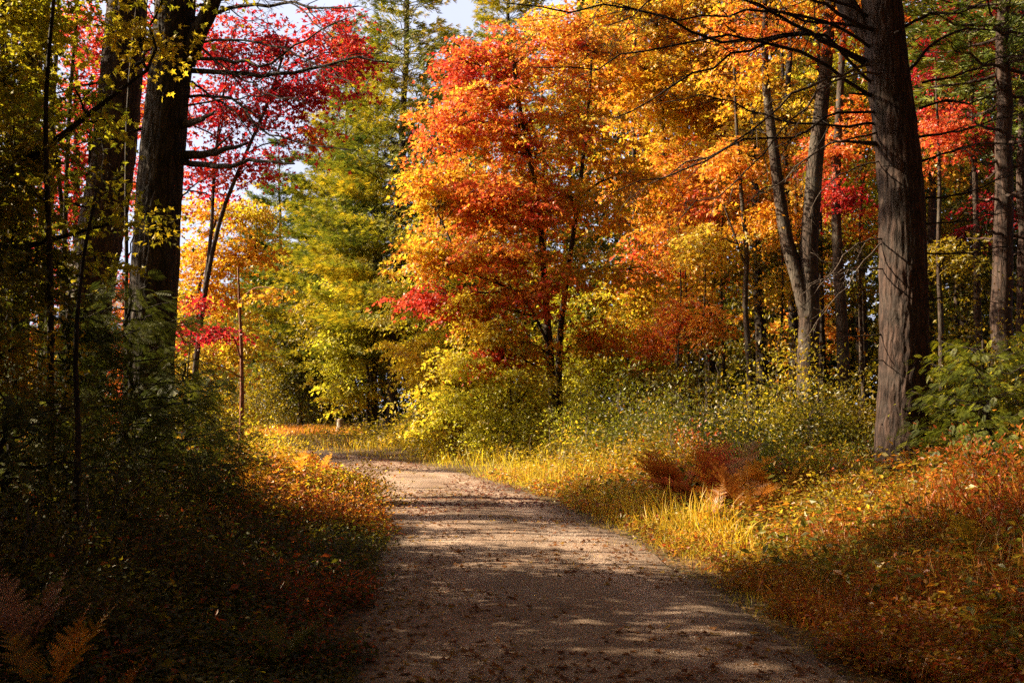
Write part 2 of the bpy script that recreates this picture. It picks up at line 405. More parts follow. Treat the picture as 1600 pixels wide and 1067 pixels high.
colp = np.clip(br, .35, 1.15)[:, None] * np.array([1, .97, .93]) * (1 - np.clip(.5 - rf + .3 * n2_, 0, .5)[:, None] * np.array([.10, .14, .24]))
mb.add(np.c_[V, z], f, colp, smooth=True)
setp(mb.build('path', M_GRAVEL), kind='structure')

# ------------------------------------------------------------------ plants
def base_at(px, D):
    x = (px - 800) / F * D
    return np.array([x, D, Hs(x, D)])

def stem_pts(st, n=14):
    """photo-space polyline (px, py, D) -> smooth world polyline; py None = on the ground"""
    w_ = [base_at(a, d) - [0, 0, .1] if b is None else P(a, b, d) for a, b, d in st]
    return smooth_line(w_, n) if len(w_) > 2 else np.linspace(w_[0], w_[1], n)

def fill_blob(mbw, mbl, stems, c, r, ns, nl, size, tpl, pal, seed, sr=.45, droop=.35, limb_r=.04, twigs=.5, flat=.12, cf=.5, bias=0., spread=.2, shell=2.0, limb=True):
    """leaf sprays through one lump of a crown, hung on a limb and its twigs"""
    c = np.asarray(c, float); r = np.asarray(r, float)
    u = nrm(R.normal(size=(ns, 3))); rad = R.random(ns) ** (1 / shell)
    jit = (1 + .38 * noise(u * 2 + seed, 1.4, seed)) * R.uniform(.85, 1.25, ns)
    sc = c + u * rad[:, None] * r * jit[:, None]
    sp = np.concatenate(stems)
    lp = None
    if limb:
        low = c - [0, 0, r[2] * .5]
        d = np.linalg.norm(sp - low, axis=1) + np.where(sp[:, 2] > c[2], 4, 0)
        a = sp[d.argmin()]
        lp = curve(a, c + [0, 0, r[2] * .25], .06, 8, .03); L = np.linalg.norm(lp[-1] - lp[0])
        tube(mbw, lp, np.linspace(limb_r, limb_r * .3, 8), 6)
        k = max(1, int(ns * twigs))
        for s_ in sc[R.permutation(ns)[:k]]:
            a = lp[min(7, max(1, int(np.linalg.norm(lp - s_, axis=1).argmin()) - R.integers(0, 3)))]
            tp = curve(a, s_, .07, 5, .05); tube(mbw, tp, np.linspace(limb_r * .35, limb_r * .09 + .002, 5), 4)
    # sprays: tilted discs
    out = nrm((sc - c) / r + R.normal(size=(ns, 3)) * .35); up = nrm(np.array([0, 0, 1.]) + out * .35 + R.normal(size=(ns, 3)) * .22)
    cnt = np.maximum(3, R.poisson(nl, ns)); idx = np.repeat(np.arange(ns), cnt); n = len(idx)
    e = R.normal(size=(n, 3)); e -= (e * up[idx]).sum(1)[:, None] * up[idx] * (1 - flat)
    srr = sr * R.uniform(.6, 1.4, ns)[idx]
    pos = sc[idx] + e * srr[:, None] * .62
    pos[:, 2] -= (np.linalg.norm(e, axis=1) ** 2) * srr * .10
    dv = nrm(e) + out[idx] * .5 + R.normal(size=(n, 3)) * .5; dv[:, 2] -= droop
    nv = up[idx] + R.normal(size=(n, 3)) * .55
    leaves(mbl, tpl, pos, dv, nv, size * R.uniform(.65, 1.3, n), tint(pal, pos, cf, seed, spread, bias))

def tree(name, label, cat, stems, radii, blobs, pal=None, ns=60, nl=40, size=.14, tpl=T_MAPLE, bark=None, group=None, k=9, leafmat=None, rough=0, **kw):
    """stems: list of photo-space polylines; blobs: (px,py,D,rpx,rpy,rdepth, share, palette)"""
    bark = bark or M_BARK
    W = [stem_pts(s, 18 if rough == 0 else 90) for s in stems]
    b = W[0][0] + [0, 0, .1]
    e = root(name, b, label, cat, group)
    ml = MB()
    for s, r0 in zip(W, radii):
        mt = MB()
        n = len(s); tt = np.linspace(0, 1, n); rr = r0 * (1 - .72 * tt) + .004
        if s is W[0]: rr *= 1 + .55 * np.exp(-(s[:, 2] - b[2]) / .35)
        tube(mt, s, rr, k if rough == 0 else 72, bark=rough, seed=len(name)); mt.build('trunk' if s is W[0] else 'stem', bark, e, b)
    for i, bl in enumerate(blobs):
        px, py, D, rx, ry, rd, sh = bl[:7]; pl = bl[7] if len(bl) > 7 else pal
        c = P(px, py, D); r = np.array([rx / F * D, rd, ry / F * D])
        mbr = MB(); fill_blob(mbr, ml, W, c, r, max(4, int(ns * sh)), nl, size, tpl, pl, i * 7 + len(label), **kw)
        if mbr.n: mbr.build('limb', bark, e, b)
    if ml.n: ml.build('crown', leafmat or M_LEAF, e, b)
    return e

def conifer(name, label, px, D, toppx, top, r0, z1, rmax, pal, group=None, dens=1.0, lean=0, tpl=T_TUFT, tsize=.34, bark=None, cat='pine tree', seed=0, droop=-.05, whorl=1.0, nb=6, bare=True, prof=None, k=10, pert=40, wd=.30):
    """a pine: straight trunk, whorls of limbs, needle tufts in flat plates"""
    bark = bark or M_DBARK
    b = base_at(px, D); tp = P(toppx, top, D) if top is not None else None
    e = root(name, b, label, cat, group)
    n = 22; t = np.linspace(0, 1, n)[:, None]; s = b - [0, 0, .1] + (tp - b) * t; s[1:-1, :2] += R.normal(size=(n - 2, 2)) * .03
    mt = MB(); rr = r0 * (1 - .88 * t[:, 0]) + .01; rr *= 1 + .45 * np.exp(-(s[:, 2] - b[2]) / .4)
    tube(mt, s, rr, k); mt.build('trunk', bark, e, b)
    Ht = tp[2] - b[2]; mbr = MB(); ml = MB()
    z = z1 * (.55 if bare else 1)
    while z < Ht - .3:
        f = max(0, (z - z1) / (Ht - z1)); live = z >= z1
        pr = (prof(f) if prof else (1 - f) ** .75 * (.75 + .25 * min(1, f * 6))) * rmax
        L0 = pr if live else rmax * R.uniform(.25, .7)
        a0 = R.uniform(0, 6.28)
        m = nb if live else 3
        for j in range(m):
            L = L0 * R.uniform(.55, 1.12) + .25
            a = a0 + j * 6.283 / m + R.normal() * .25; zz = z + R.normal() * .12
            q = b + (tp - b) * min(.985, zz / Ht); dr = np.array([math.cos(a), math.sin(a), 0])
            rise = (.10 + .45 * f) * L if live else R.uniform(-.15, .2) * L
            end = q + dr * L + [0, 0, rise + droop * L]
            br = curve(q, end, -.05, 7, .02); tube(mbr, br, np.linspace(max(.012, r0 * .17 * (1 - f * .7)), .006, 7), 5)
            if not live:
                for h in range(3):
                    g = br[R.integers(2, 6)]; tube(mbr, curve(g, g + dr * L * .3 + R.normal(size=3) * L * .16, 0, 4, .05), np.linspace(.008, .003, 4), 3)
                continue
            nt_ = int(pert * dens * (L / 2.2) ** 1.3) + 5
            tt = R.uniform(.22, 1.03, nt_); side = np.cross(dr, [0, 0, 1]); wv = R.normal(size=nt_) * wd * L * (.35 + .65 * np.sin(np.clip(tt, 0, 1) * 2.6))
            pos = q + (end - q) * tt[:, None] + side * wv[:, None]; pos[:, 2] += R.normal(size=nt_) * .055 + np.abs(wv) * .06 - .05 * L * np.sin(tt * 3.1)
            dv = dr + side * np.sign(wv)[:, None] * np.minimum(1.1, np.abs(wv) * 1.5)[:, None] + R.normal(size=(nt_, 3)) * .3; dv[:, 2] += .25
            if tpl is T_SPRAY: dv[:, 2] -= .55
            nv = np.array([0, 0, 1.]) + R.normal(size=(nt_, 3)) * .35
            leaves(ml, tpl, pos, dv, nv, tsize * R.uniform(.7, 1.25, nt_), tint(pal, pos, .45, seed, .18))
        z += whorl * R.uniform(.75, 1.25)
    mbr.build('branches', bark, e, b); ml.build('crown', M_NEEDLE, e, b)
    return e

def dead_branch(e, b, pts, D0, D1, r0, twigs=8, mat=None, tl=.9, down=-.15):
    """a bare bough as photo-space points, with forked side twigs"""
    n = len(pts); w_ = [P(p[0], p[1], D0 + (D1 - D0) * i / (n - 1)) for i, p in enumerate(pts)]
    m = 14; s = smooth_line(w_, m) if n > 2 else np.linspace(w_[0], w_[1], m)
    L = np.linalg.norm(s[-1] - s[0]); s[1:-1] += R.normal(size=(m - 2, 3)) * L * .006
    mb = MB(); tt = np.linspace(0, 1, m); rr = r0 * (1 - .8 * tt) + .0025; tube(mb, s, rr, 7)
    ax = (s[-1] - s[0]) / L
    for i in range(int(twigs * 1.9)):
        k = int(np.clip(R.integers(3, m), 0, m - 1)); l = tl * R.uniform(.35, 1.1) * (1.1 - .5 * k / m)
        dv = ax + R.normal(size=3) * .55; dv[2] += down; dv /= np.linalg.norm(dv)
        tw = curve(s[k], s[k] + dv * l, R.uniform(-.1, .1), 6, .03); r1 = min(rr[k] * .5, .010)
        tube(mb, tw, np.linspace(r1, .002, 6), 4)
        for j in range(3):
            d2 = dv + R.normal(size=3) * .6; d2 /= np.linalg.norm(d2); a = tw[R.integers(2, 5)]
            tube(mb, curve(a, a + d2 * l * .45, 0, 4, .04), np.linspace(r1 * .5, .0015, 4), 3)
    return mb.build('branch', mat or M_DBARK, e, b)

def shrub(name, label, px, D, w_, h, pal, group=None, size=.06, n=5000, tpl=T_OVAL, cat='shrub', z0=.1, stems=9, bark=None, cf=.8, bias=0., depth=None, sr=.22, spread=.22, mat=None):
    """many-stemmed bush: stems, twigs and leaf sprays; w_ and h in metres"""
    b = base_at(px, D); e = root(name, b, label, cat, group)
    mw = MB(); ml = MB(); dp = depth or w_
    tips = []
    for i in range(stems):
        a = R.uniform(0, 6.28); rr_ = math.sqrt(R.random()) * .8
        tip = b + [math.cos(a) * rr_ * w_ / 2, math.sin(a) * rr_ * dp / 2, h * (1 - .35 * rr_ ** 2) * R.uniform(.75, 1)]
        s = curve(b + [math.cos(a) * .06 * w_, math.sin(a) * .06 * w_, -.05], tip, .08, 7, .03); tips.append(s)
        tube(mw, s, np.linspace(.008 + h * .006, .003, 7), 5)
    sp = np.concatenate(tips); nspr = max(12, n // 26)
    # dome shell
    u = nrm(R.normal(size=(nspr, 3))); u[:, 2] = np.abs(u[:, 2]) if z0 < .3 else u[:, 2]
    rd = R.random(nspr) ** .38 * (1 + .42 * noise(u * 2, 1.5, int(px) % 97))
    zc = h * z0
    sc = b + [0, 0, zc] + u * rd[:, None] * np.array([w_ / 2, dp / 2, h - zc])
    for s_ in sc[::2]:
        k = np.linalg.norm(sp - s_ + [0, 0, .2], axis=1).argmin(); tube(mw, curve(sp[k], s_, .06, 4, .05), np.linspace(.006, .0018, 4), 3)
    out = nrm(u + R.normal(size=(nspr, 3)) * .3); up = nrm(np.array([0, 0, 1.]) + out * .3 + R.normal(size=(nspr, 3)) * .3)
    idx = np.repeat(np.arange(nspr), 26); m = len(idx); ee = R.normal(size=(m, 3)); ee -= (ee * up[idx]).sum(1)[:, None] * up[idx] * .7
    pos = sc[idx] + ee * sr * R.uniform(.6, 1.4, nspr)[idx][:, None]
    hh = H(pos[:, 0], pos[:, 1]); pos[:, 2] = np.maximum(pos[:, 2], hh + .03)
    dv = nrm(ee) + out[idx] * .5 + R.normal(size=(m, 3)) * .5; dv[:, 2] += .05
    leaves(ml, tpl, pos, dv, up[idx] + R.normal(size=(m, 3)) * .5, size * R.uniform(.6, 1.3, m), tint(pal, pos, cf, int(px), spread, bias))
    mw.build('stems', bark or M_TWIG, e, b); ml.build('foliage', mat or M_LEAF, e, b)
    return e

def fern(name, label, px, D, L, nf, pal, az=None, rise=(.5, 1.1), group='ferns', spread_=6.28, pn=10, lift=0., off=0.):
    b = base_at(px, D); b[2] += lift
    e = root(name, b, label, 'fern', group); tp = pinna(pn)
    for i in range(nf):
        a = (az if az is not None else 0) + (R.random() - .5) * spread_; l = L * R.uniform(.75, 1.1); rs = R.uniform(*rise)
        n = 19; t = np.linspace(0, 1, n); d = np.array([math.cos(a), math.sin(a), 0])
        q = b + d * (t * l * (1.25 - .45 * rs))[:, None]; q[:, 2] += l * (rs * t - (.25 + .25 * (1.2 - rs)) * t * t)
        mb = MB(); c0 = tint(pal, q[:1], .5, i, .25)[0]
        tube(mb, q, np.linspace(.0045, .001, n), 4, col=np.tile(c0 * .6, (4 * 2 * (n - 1) + 4, 1)), smooth=False)
        tg = nrm(np.gradient(q, axis=0)); sd_ = nrm(np.cross(tg, [0, 0, 1.])); up = np.cross(sd_, tg)
        for s in (-1, 1):
            tt = t[3:]; ln = l * .30 * np.sin(np.clip((tt - .08) / .92, 0, 1) * math.pi * .85 + .42) ** 1.2 * (1.02 - tt ** 3)
            ps = q[3:] + R.normal(size=(n - 3, 3)) * .002
            dv = sd_[3:] * s + tg[3:] * .45 + R.normal(size=(n - 3, 3)) * .12 + up[3:] * .15
            leaves(mb, tp, ps, dv, up[3:] + R.normal(size=(n - 3, 3)) * .15, np.maximum(ln, .015), c0 * np.clip(R.normal(1, .15, (n - 3, 1)), .6, 1.4))
        mb.build('frond', M_DRY if pal is RUST else M_LEAF, e, b)
    return e

#@@PART2
# ------------------------------------------------------------------ great pines near the camera
def big_pine(name, label, stems, radii, amp, boughs, crown=None, ks=1.0, group='great pines beside the road', mat=None, cap=4.5):
    W = [stem_pts([(a, c, d * ks) for a, c, d in s], 170 if i == 0 else 60) for i, s in enumerate(stems)]; radii = [r * ks for r in radii]
    b = W[0][0] + [0, 0, .1]; e = root(name, b, label, 'pine tree', group)
    for i, (s, r0) in enumerate(zip(W, radii)):
        zz = s[:, 2] - b[2]; rr = r0 * (1 - .30 * np.linspace(0, 1, len(s)) ** 1.3)
        if i == 0: rr *= 1 + .42 * np.exp(-np.maximum(zz, 0) / .28)
        else: rr *= np.linspace(1, .7, len(s))
        mb = MB(); tube(mb, s, rr, 110 if i == 0 else 40, bark=amp, seed=int(b[0] * 3) + i, lobes=.14 if i == 0 else 0)
        mb.build('trunk' if i == 0 else 'limb', mat or M_PBARK, e, b)
    if crown:     # living top, far above
        top = W[0][-1]; mt = MB(); ml = MB(); hh, rm = crown
        s = curve(top - [0, 0, .3], top + [.2, .1, hh], 0, 10, .01); tube(mt, s, np.linspace(radii[0] * .72, .04, 10), 14); mt.build('upper_trunk', mat or M_PBARK, e, b)
        mb = MB(); z = 1.0
        while z < hh:
            for j in range(5):
                a = R.uniform(0, 6.28); L = rm * (1 - z / hh * .75) * R.uniform(.6, 1.1); q = top + [0, 0, z]; d = np.array([math.cos(a), math.sin(a), .15])
                br = curve(q, q + d * L, -.05, 6, .03); tube(mb, br, np.linspace(.05, .01, 6), 5)
                m = 60; t = R.uniform(.4, 1, m); sd_ = np.cross(d, [0, 0, 1]); pos = q + d * L * t[:, None] + sd_ * (R.normal(size=m) * .28 * L * .5)[:, None] + R.normal(size=(m, 3)) * .12
                leaves(ml, T_TUFT, pos, d + R.normal(size=(m, 3)) * .5, np.array([0, 0, 1.]) + R.normal(size=(m, 3)) * .3, .3, tint(PINE, pos, .5, 3, .2))
            z += .8
        mb.build('branches', M_DBARK, e, b); ml.build('crown', M_NEEDLE, e, b)
    for g in boughs:
        pts, D0, D1, r0, tw = g[:5]; D0 *= ks; D1 *= ks; r0 *= ks; dead_branch(e, b, pts, D0, D1, r0, tw, g[5] if len(g) > 5 else None, g[6] if len(g) > 6 else .8)
    return e

DR = 18.0
big_pine('pine_tree', 'massive furrowed pine trunk right of the gravel road, sunlit left edge, bare boughs',
    [[(1408, None, DR), (1408, 700, DR), (1413, 560, DR), (1411, 430, DR), (1408, 300, DR), (1396, 180, DR), (1384, 80, DR), (1374, -60, DR), (1366, -250, DR)],
     [(1385, 75, DR), (1352, 45, DR + .1), (1330, 20, DR + .2), (1318, -10, DR + .3), (1312, -80, DR + .3), (1306, -220, DR + .3)]],
    [.44, .20], .020,
    [([(1350, 42), (1255, 32), (1165, 0), (1120, -20)], DR, 16.5, .030, 9),
     ([(1352, 95), (1290, 65), (1240, 38), (1190, 10), (1130, -25)], DR, 16.0, .045, 10),
     ([(1350, 100), (1275, 55), (1205, 66), (1130, 96), (1040, 150), (960, 185)], DR, 15.5, .032, 12, None, .9),
     ([(1370, 98), (1310, 115), (1240, 145), (1190, 190), (1110, 240), (1010, 290)], DR, 15.8, .026, 12, M_TWIG, .9),
     ([(1360, 150), (1290, 100), (1210, 72), (1110, 60), (1000, 20), (900, 12), (790, 5)], DR, 14.5, .034, 14, None, 1.0),
     ([(1372, 140), (1270, 50), (1180, 62), (1080, 55), (980, 90), (925, 105), (835, 106)], DR, 15.0, .028, 12, None, .9),
     ([(1378, 195), (1280, 195), (1190, 180), (1120, 152), (1040, 160)], DR, 17.2, .026, 9),
     ([(1372, 225), (1335, 222), (1296, 219)], DR, 17.6, .045, 0),
     ([(1366, 148), (1322, 146)], DR, 17.8, .035, 0),
     ([(1380, 118), (1330, 120), (1270, 150), (1200, 230), (1130, 300), (1060, 345)], DR, 15.6, .020, 9, M_TWIG, .8),
     ([(1384, 372), (1340, 380), (1300, 425), (1252, 480)], DR, 16.6, .014, 5, M_TWIG, .5),
     ([(1388, 420), (1330, 421), (1285, 435), (1252, 462)], DR, 16.9, .012, 4, M_TWIG, .4),
     ([(1384, 375), (1350, 410), (1320, 450), (1280, 500), (1246, 545)], DR, 16.9, .012, 4, M_TWIG, .4),
     ([(1386, 522), (1350, 525), (1318, 526)], DR, 17.8, .02, 0),
     ([(1382, 563), (1364, 563)], DR, 17.6, .012, 0, M_TWIG),
     ([(1380, 250), (1340, 262), (1290, 290), (1256, 350)], DR, 16.9, .012, 6, M_TWIG, .5),
     ([(1380, 60), (1300, 15), (1220, -30), (1130, -60)], DR, 15.5, .04, 10),
     ([(1408, 45), (1455, 22), (1500, 20), (1560, -8)], DR, 17.0, .030, 7),
     ([(1420, 110), (1470, 60), (1530, 45), (1600, 60)], DR, 17.5, .028, 8),
     ([(1430, 215), (1480, 208), (1550, 190), (1620, 170)], DR, 16.8, .024, 8),
     ([(1432, 255), (1480, 240), (1530, 225), (1610, 232)], DR, 17.0, .022, 7),
     ([(1436, 170), (1478, 158), (1520, 160), (1580, 130)], DR, 17.3, .022, 7),
     ([(1440, 310), (1500, 305), (1560, 280), (1620, 262)], DR, 17.5, .02, 7),
     ([(1442, 395), (1500, 397), (1570, 385), (1640, 398)], DR, 18.5, .018, 6),
     ([(1372, 175), (1300, 180), (1230, 215), (1150, 225), (1060, 275), (960, 300)], DR, 15.2, .024, 10, None, .8),
     ([(1366, 80), (1280, 30), (1180, 20), (1060, 30), (960, 5)], DR, 14.8, .03, 12, None, .9),
     ([(1376, 205), (1290, 230), (1210, 290), (1140, 330)], DR, 16.4, .018, 8, M_TWIG, .7),
     ([(1360, 30), (1290, -10), (1200, -30), (1080, -20), (950, 40)], DR, 14.2, .03, 12, None, 1.0),
     ([(1440, 130), (1500, 118), (1570, 88), (1640, 96)], DR, 17.0, .022, 7), ([(1444, 350), (1510, 345), (1580, 330)], DR, 17.4, .016, 6),
     ([(1446, 470), (1500, 462), (1560, 474)], DR, 17.6, .014, 5),
     ([(1398, 52), (1405, 48)], DR - .4, 17.3, .02, 0, M_TWIG)],
    crown=(9, 4.2), ks=.85)

DL = 15.2
big_pine('pine_tree', 'huge near-black forked pine trunk in front of the crimson maple',
    [[(222, None, DL), (228, 700, DL), (234, 560, DL), (241, 440, DL), (249, 300, DL), (257, 200, DL), (268, 90, DL), (274, 0, DL), (282, -150, DL), (290, -300, DL)],
     [(290, 100, DL), (309, 55, DL - .1), (328, 15, DL - .2), (345, -40, DL - .3), (372, -160, DL - .4)]],
    [.37, .14], .018,
    [([(300, 30), (370, 14), (445, 2), (500, 14), (560, 10)], DL, 13.6, .035, 8),
     ([(288, 110), (360, 116), (430, 116), (500, 104), (560, 92), (612, 98)], DL, 14.0, .042, 11),
     ([(292, 88), (350, 95), (420, 98), (480, 60), (540, 30)], DL, 13.8, .03, 10),
     ([(290, 152), (370, 160), (410, 205), (470, 222), (560, 236)], DL, 13.5, .022, 9),
     ([(285, 195), (310, 188), (335, 174)], DL, 14.2, .07, 1, None, .4),
     ([(285, 243), (330, 240), (360, 232), (386, 224)], DL, 14.4, .075, 2, None, .5),
     ([(285, 252), (340, 260), (400, 252), (460, 256)], DL, 13.8, .05, 3, None, .5),
     ([(330, 236), (350, 220), (365, 205)], 14.7, 14.3, .02, 1, None, .3),
     ([(298, 60), (345, 100), (400, 130), (440, 90)], DL, 14.0, .02, 7),
     ([(300, 128), (330, 150), (372, 182), (395, 215)], DL, 14.2, .018, 6),
     ([(290, 20), (380, -8), (450, 6), (520, 60)], DL, 13.5, .02, 9),
     ([(296, 70), (380, 62), (470, 84), (560, 150)], DL, 13.4, .018, 9),
     ([(288, 165), (340, 158), (420, 150), (480, 160)], DL, 13.6, .014, 7),
     ([(270, 330), (300, 292), (330, 275)], DL, 14.3, .015, 3, None, .4),
     ([(230, 200), (180, 212), (120, 226), (80, 240)], DL, 13.4, .022, 6),
     ([(236, 90), (180, 120), (120, 135), (50, 165)], DL, 13.6, .022, 6)],
    crown=(8, 3.6), mat=M_DBARK)
D2 = 17.5
big_pine('pine_tree', 'dark pine trunk just left of the forked one, leaning right',
    [[(112, None, D2), (122, 620, D2), (138, 470, D2), (154, 380, D2), (172, 280, D2), (184, 180, D2), (193, 80, D2), (202, -40, D2), (212, -280, D2)]],
    [.42], .018,
    [([(155, 290), (140, 250), (152, 130)], D2, 17.1, .028, 4),
     ([(160, 300), (130, 270), (110, 262)], D2, 17, .04, 3),
     ([(175, 225), (120, 200), (70, 190)], D2, 16.4, .02, 7),
     ([(150, 420), (110, 395), (60, 400)], D2, 16.5, .016, 6),
     ([(160, 330), (120, 320), (60, 300)], D2, 16.5, .02, 6)],
    crown=(8, 3.6), mat=M_PBARK)
big_pine('pine_tree', 'dark upright trunk at the left edge of the wood behind yellow-green leaves',
    [[(14, None, 19), (22, 600, 19), (28, 420, 19), (38, 250, 19), (48, 100, 19), (56, -60, 19), (64, -240, 19)]], [.24], .014,
    [([(20, 300), (-40, 280), (-90, 250)], 19, 18, .02, 5), ([(45, 240), (95, 180), (140, 150)], 19, 18.3, .018, 6)], crown=(7, 3.2), mat=M_DBARK)
tree('slender_tree', 'thin dark leafless trunk between the two leftmost pine trunks', 'tree',
    [[(62, None, 21), (68, 480, 21), (72, 380, 21), (80, 200, 21), (92, 20, 21), (96, -120, 21)]], [.085], [(96, -150, 21, 70, 60, 1.0, 1)], pal=YELG, ns=12, nl=30, bark=M_DBARK)
tree('sapling', 'thin straight reddish sapling trunk standing alone above the left verge', 'sapling',
    [[(378, None, 20), (378, 620, 20), (377, 540, 20), (374, 470, 20), (372, 418, 20)], [(376, 560, 20), (366, 530, 19.6), (352, 520, 19.2), (310, 518, 18.8)],
     [(374, 470, 20), (400, 450, 19.7), (440, 452, 19.4)], [(377, 590, 20), (350, 575, 19.6), (300, 560, 19.2)]], [.055, .015, .014, .014],
    [(428, 462, 19.5, 38, 16, .4, .6, GOLD), (318, 520, 19, 40, 16, .4, .4, CRIM)], ns=16, nl=14, size=.10, bark=M_RBARK, sr=.25, limb_r=.008, twigs=1)

# ------------------------------------------------------------------ the big maples
HM = 31
tree('maple_tree', 'large fiery orange and red maple with twin slim trunks at the road bend', 'maple tree',
    [[(866, None, HM), (864, 640, HM), (860, 560, HM), (852, 460, HM), (842, 330, HM), (822, 220, HM), (806, 130, HM), (798, 70, HM)],
     [(878, None, HM + .2), (874, 640, HM + .2), (874, 540, HM + .2), (888, 420, HM + .4), (905, 300, HM + .5), (918, 180, HM + .6), (925, 90, HM + .6)],
     [(858, 540, HM), (820, 470, HM - .4), (770, 440, HM - .8), (700, 420, HM - 1.2)]], [.14, .12, .05],
    [(735, 110, HM, 62, 50, 1.3, .45, CRIM[2:] + FIRE[:3]), (800, 95, HM + .5, 100, 66, 1.8, .9, FIRE), (900, 70, HM + 1, 95, 72, 1.8, .9, FIRE[1:]),
     (715, 200, HM, 70, 66, 1.6, .8, FIRE[:4]), (810, 210, HM, 110, 80, 2.0, 1.3, FIRE), (915, 200, HM + .8, 90, 80, 1.8, .7, GOLD),
     (690, 300, HM - .2, 72, 52, 1.6, .8, FIRE[1:3] + GOLD[1:]), (780, 320, HM - .6, 100, 60, 2.2, 1.2, FIRE[:4]), (890, 320, HM, 80, 56, 1.6, .6, FIRE[1:] + YELB[:1]),
     (700, 395, HM - .6, 85, 36, 1.6, .7, FIRE[1:3] + YELB[:2]), (790, 400, HM - 1.2, 90, 34, 1.6, .8, FIRE + YELB[:1]), (830, 465, HM - 1.2, 90, 28, 1.3, .36, FIRE[:4]), (900, 430, HM - .4, 76, 44, 1.4, .38, FIRE[2:] + YELB[:2]),
     (680, 468, HM - .8, 62, 20, 1.1, .38, CRIM[2:] + FIRE[:2]), (745, 488, HM - 1, 70, 34, 1.4, .36, CRIM[2:3] + FIRE), (820, 545, HM - .8, 80, 42, 1.2, .3, FIRE[2:4] + YELB[:3]), (770, 560, HM - 1.4, 46, 22, 1, .22, CRIM[2:] + FIRE[:2]), (930, 530, HM, 60, 40, 1.4, .35, FIRE[1:] + YELB[1:2]),
     (985, 290, HM + .6, 70, 80, 1.5, .5, GOLD), (1000, 430, HM, 60, 50, 1.3, .3, FIRE[2:] + YELB[:2])],
    ns=88, nl=52, size=.14, sr=.40, limb_r=.045, k=12, cf=1.0, spread=.26)
tree('maple_tree', 'tall golden orange maple behind the right side of the fiery one', 'maple tree',
    [[(1062, None, 36), (1060, 560, 36), (1052, 420, 36), (1040, 260, 36), (1030, 100, 36), (1020, -60, 36)],
     [(1058, 470, 36), (1100, 350, 36.4), (1130, 200, 36.6), (1150, 60, 37)]], [.16, .09],
    [(960, 20, 36, 95, 66, 2.2, .9, GOLD), (1060, 20, 36, 95, 80, 2.4, 1, GOLD), (1150, 40, 36, 80, 75, 2.2, .55, FIRE[1:]),
     (1010, 130, 35.5, 95, 85, 2.4, 1.1, GOLD), (1100, 160, 35.5, 95, 80, 2.4, 1.1, GOLD), (1170, 190, 35.5, 80, 80, 2.2, .9, FIRE[1:4] + GOLD[1:3]),
     (1050, 290, 35, 100, 75, 2.4, 1.1, FIRE[1:4] + GOLD[2:]), (1150, 310, 35, 90, 70, 2.2, .9, GOLD), (1060, 400, 35, 90, 50, 2, .7, FIRE[:4]), (1000, 480, 35, 80, 50, 2, .6, YELB + GOLD[1:3])],
    ns=110, nl=58, size=.155, sr=.48, limb_r=.035, cf=.8, spread=.26)
tree('maple_tree', 'yellow-green young maple filling the space low left of the fiery maple', 'maple tree',
    [[(762, None, 35), (762, 650, 35), (758, 560, 35), (745, 460, 35), (720, 370, 35)], [(760, 610, 35), (720, 540, 34.6), (670, 500, 34.2)]], [.09, .05],
    [(690, 400, 35, 75, 46, 1.6, .7, YELB), (650, 470, 35, 62, 45, 1.6, .8, YELB), (720, 520, 34.5, 85, 50, 1.8, 1.1, YELB), (665, 555, 34, 60, 44, 1.6, .9, GOLD[1:] + YELB[:2]),
     (740, 610, 34, 85, 46, 1.8, 1, YELB), (690, 645, 34, 40, 30, 1.2, .5, YELB), (830, 620, 34, 60, 42, 1.5, .55, YELB[1:])],
    ns=90, nl=52, size=.13, sr=.42, limb_r=.03, cf=.6)
tree('young_maple', 'bright lemon-green young maple in front of the twin trunks of the fiery maple', 'maple tree',
    [[(800, None, 29), (800, 640, 29), (792, 560, 29), (780, 500, 29)], [(800, 640, 29), (840, 590, 29)]], [.05, .03],
    [(760, 520, 29, 56, 26, 1.2, .5, YELB), (720, 570, 29, 60, 34, 1.3, .7, YELB), (800, 600, 29, 62, 36, 1.3, .7, YELB[1:]), (700, 630, 29, 60, 36, 1.3, .7, YELB), (740, 470, 29.3, 40, 20, 1, .3, YELB[:3]), (780, 660, 29, 56, 26, 1.2, .5, YELB[2:] + YELG[2:3])],
    ns=70, nl=34, size=.12, sr=.36, limb_r=.016, cf=.9)
tree('young_maple', 'leafy yellow-green young maple right of the twin trunks of the fiery maple', 'maple tree',
    [[(945, None, 32), (945, 640, 32), (950, 560, 32), (962, 500, 32)]], [.05],
    [(960, 520, 32, 56, 34, 1.2, .6, YELB[1:] + YELG[1:2]), (920, 580, 32, 50, 34, 1.2, .6, YELB[1:]), (1000, 590, 32, 60, 36, 1.3, .6, YELG), (1010, 520, 32, 46, 26, 1.1, .4, ORNG[1:] + YELG[:1])],
    ns=70, nl=34, size=.12, sr=.36, limb_r=.016, cf=.9)
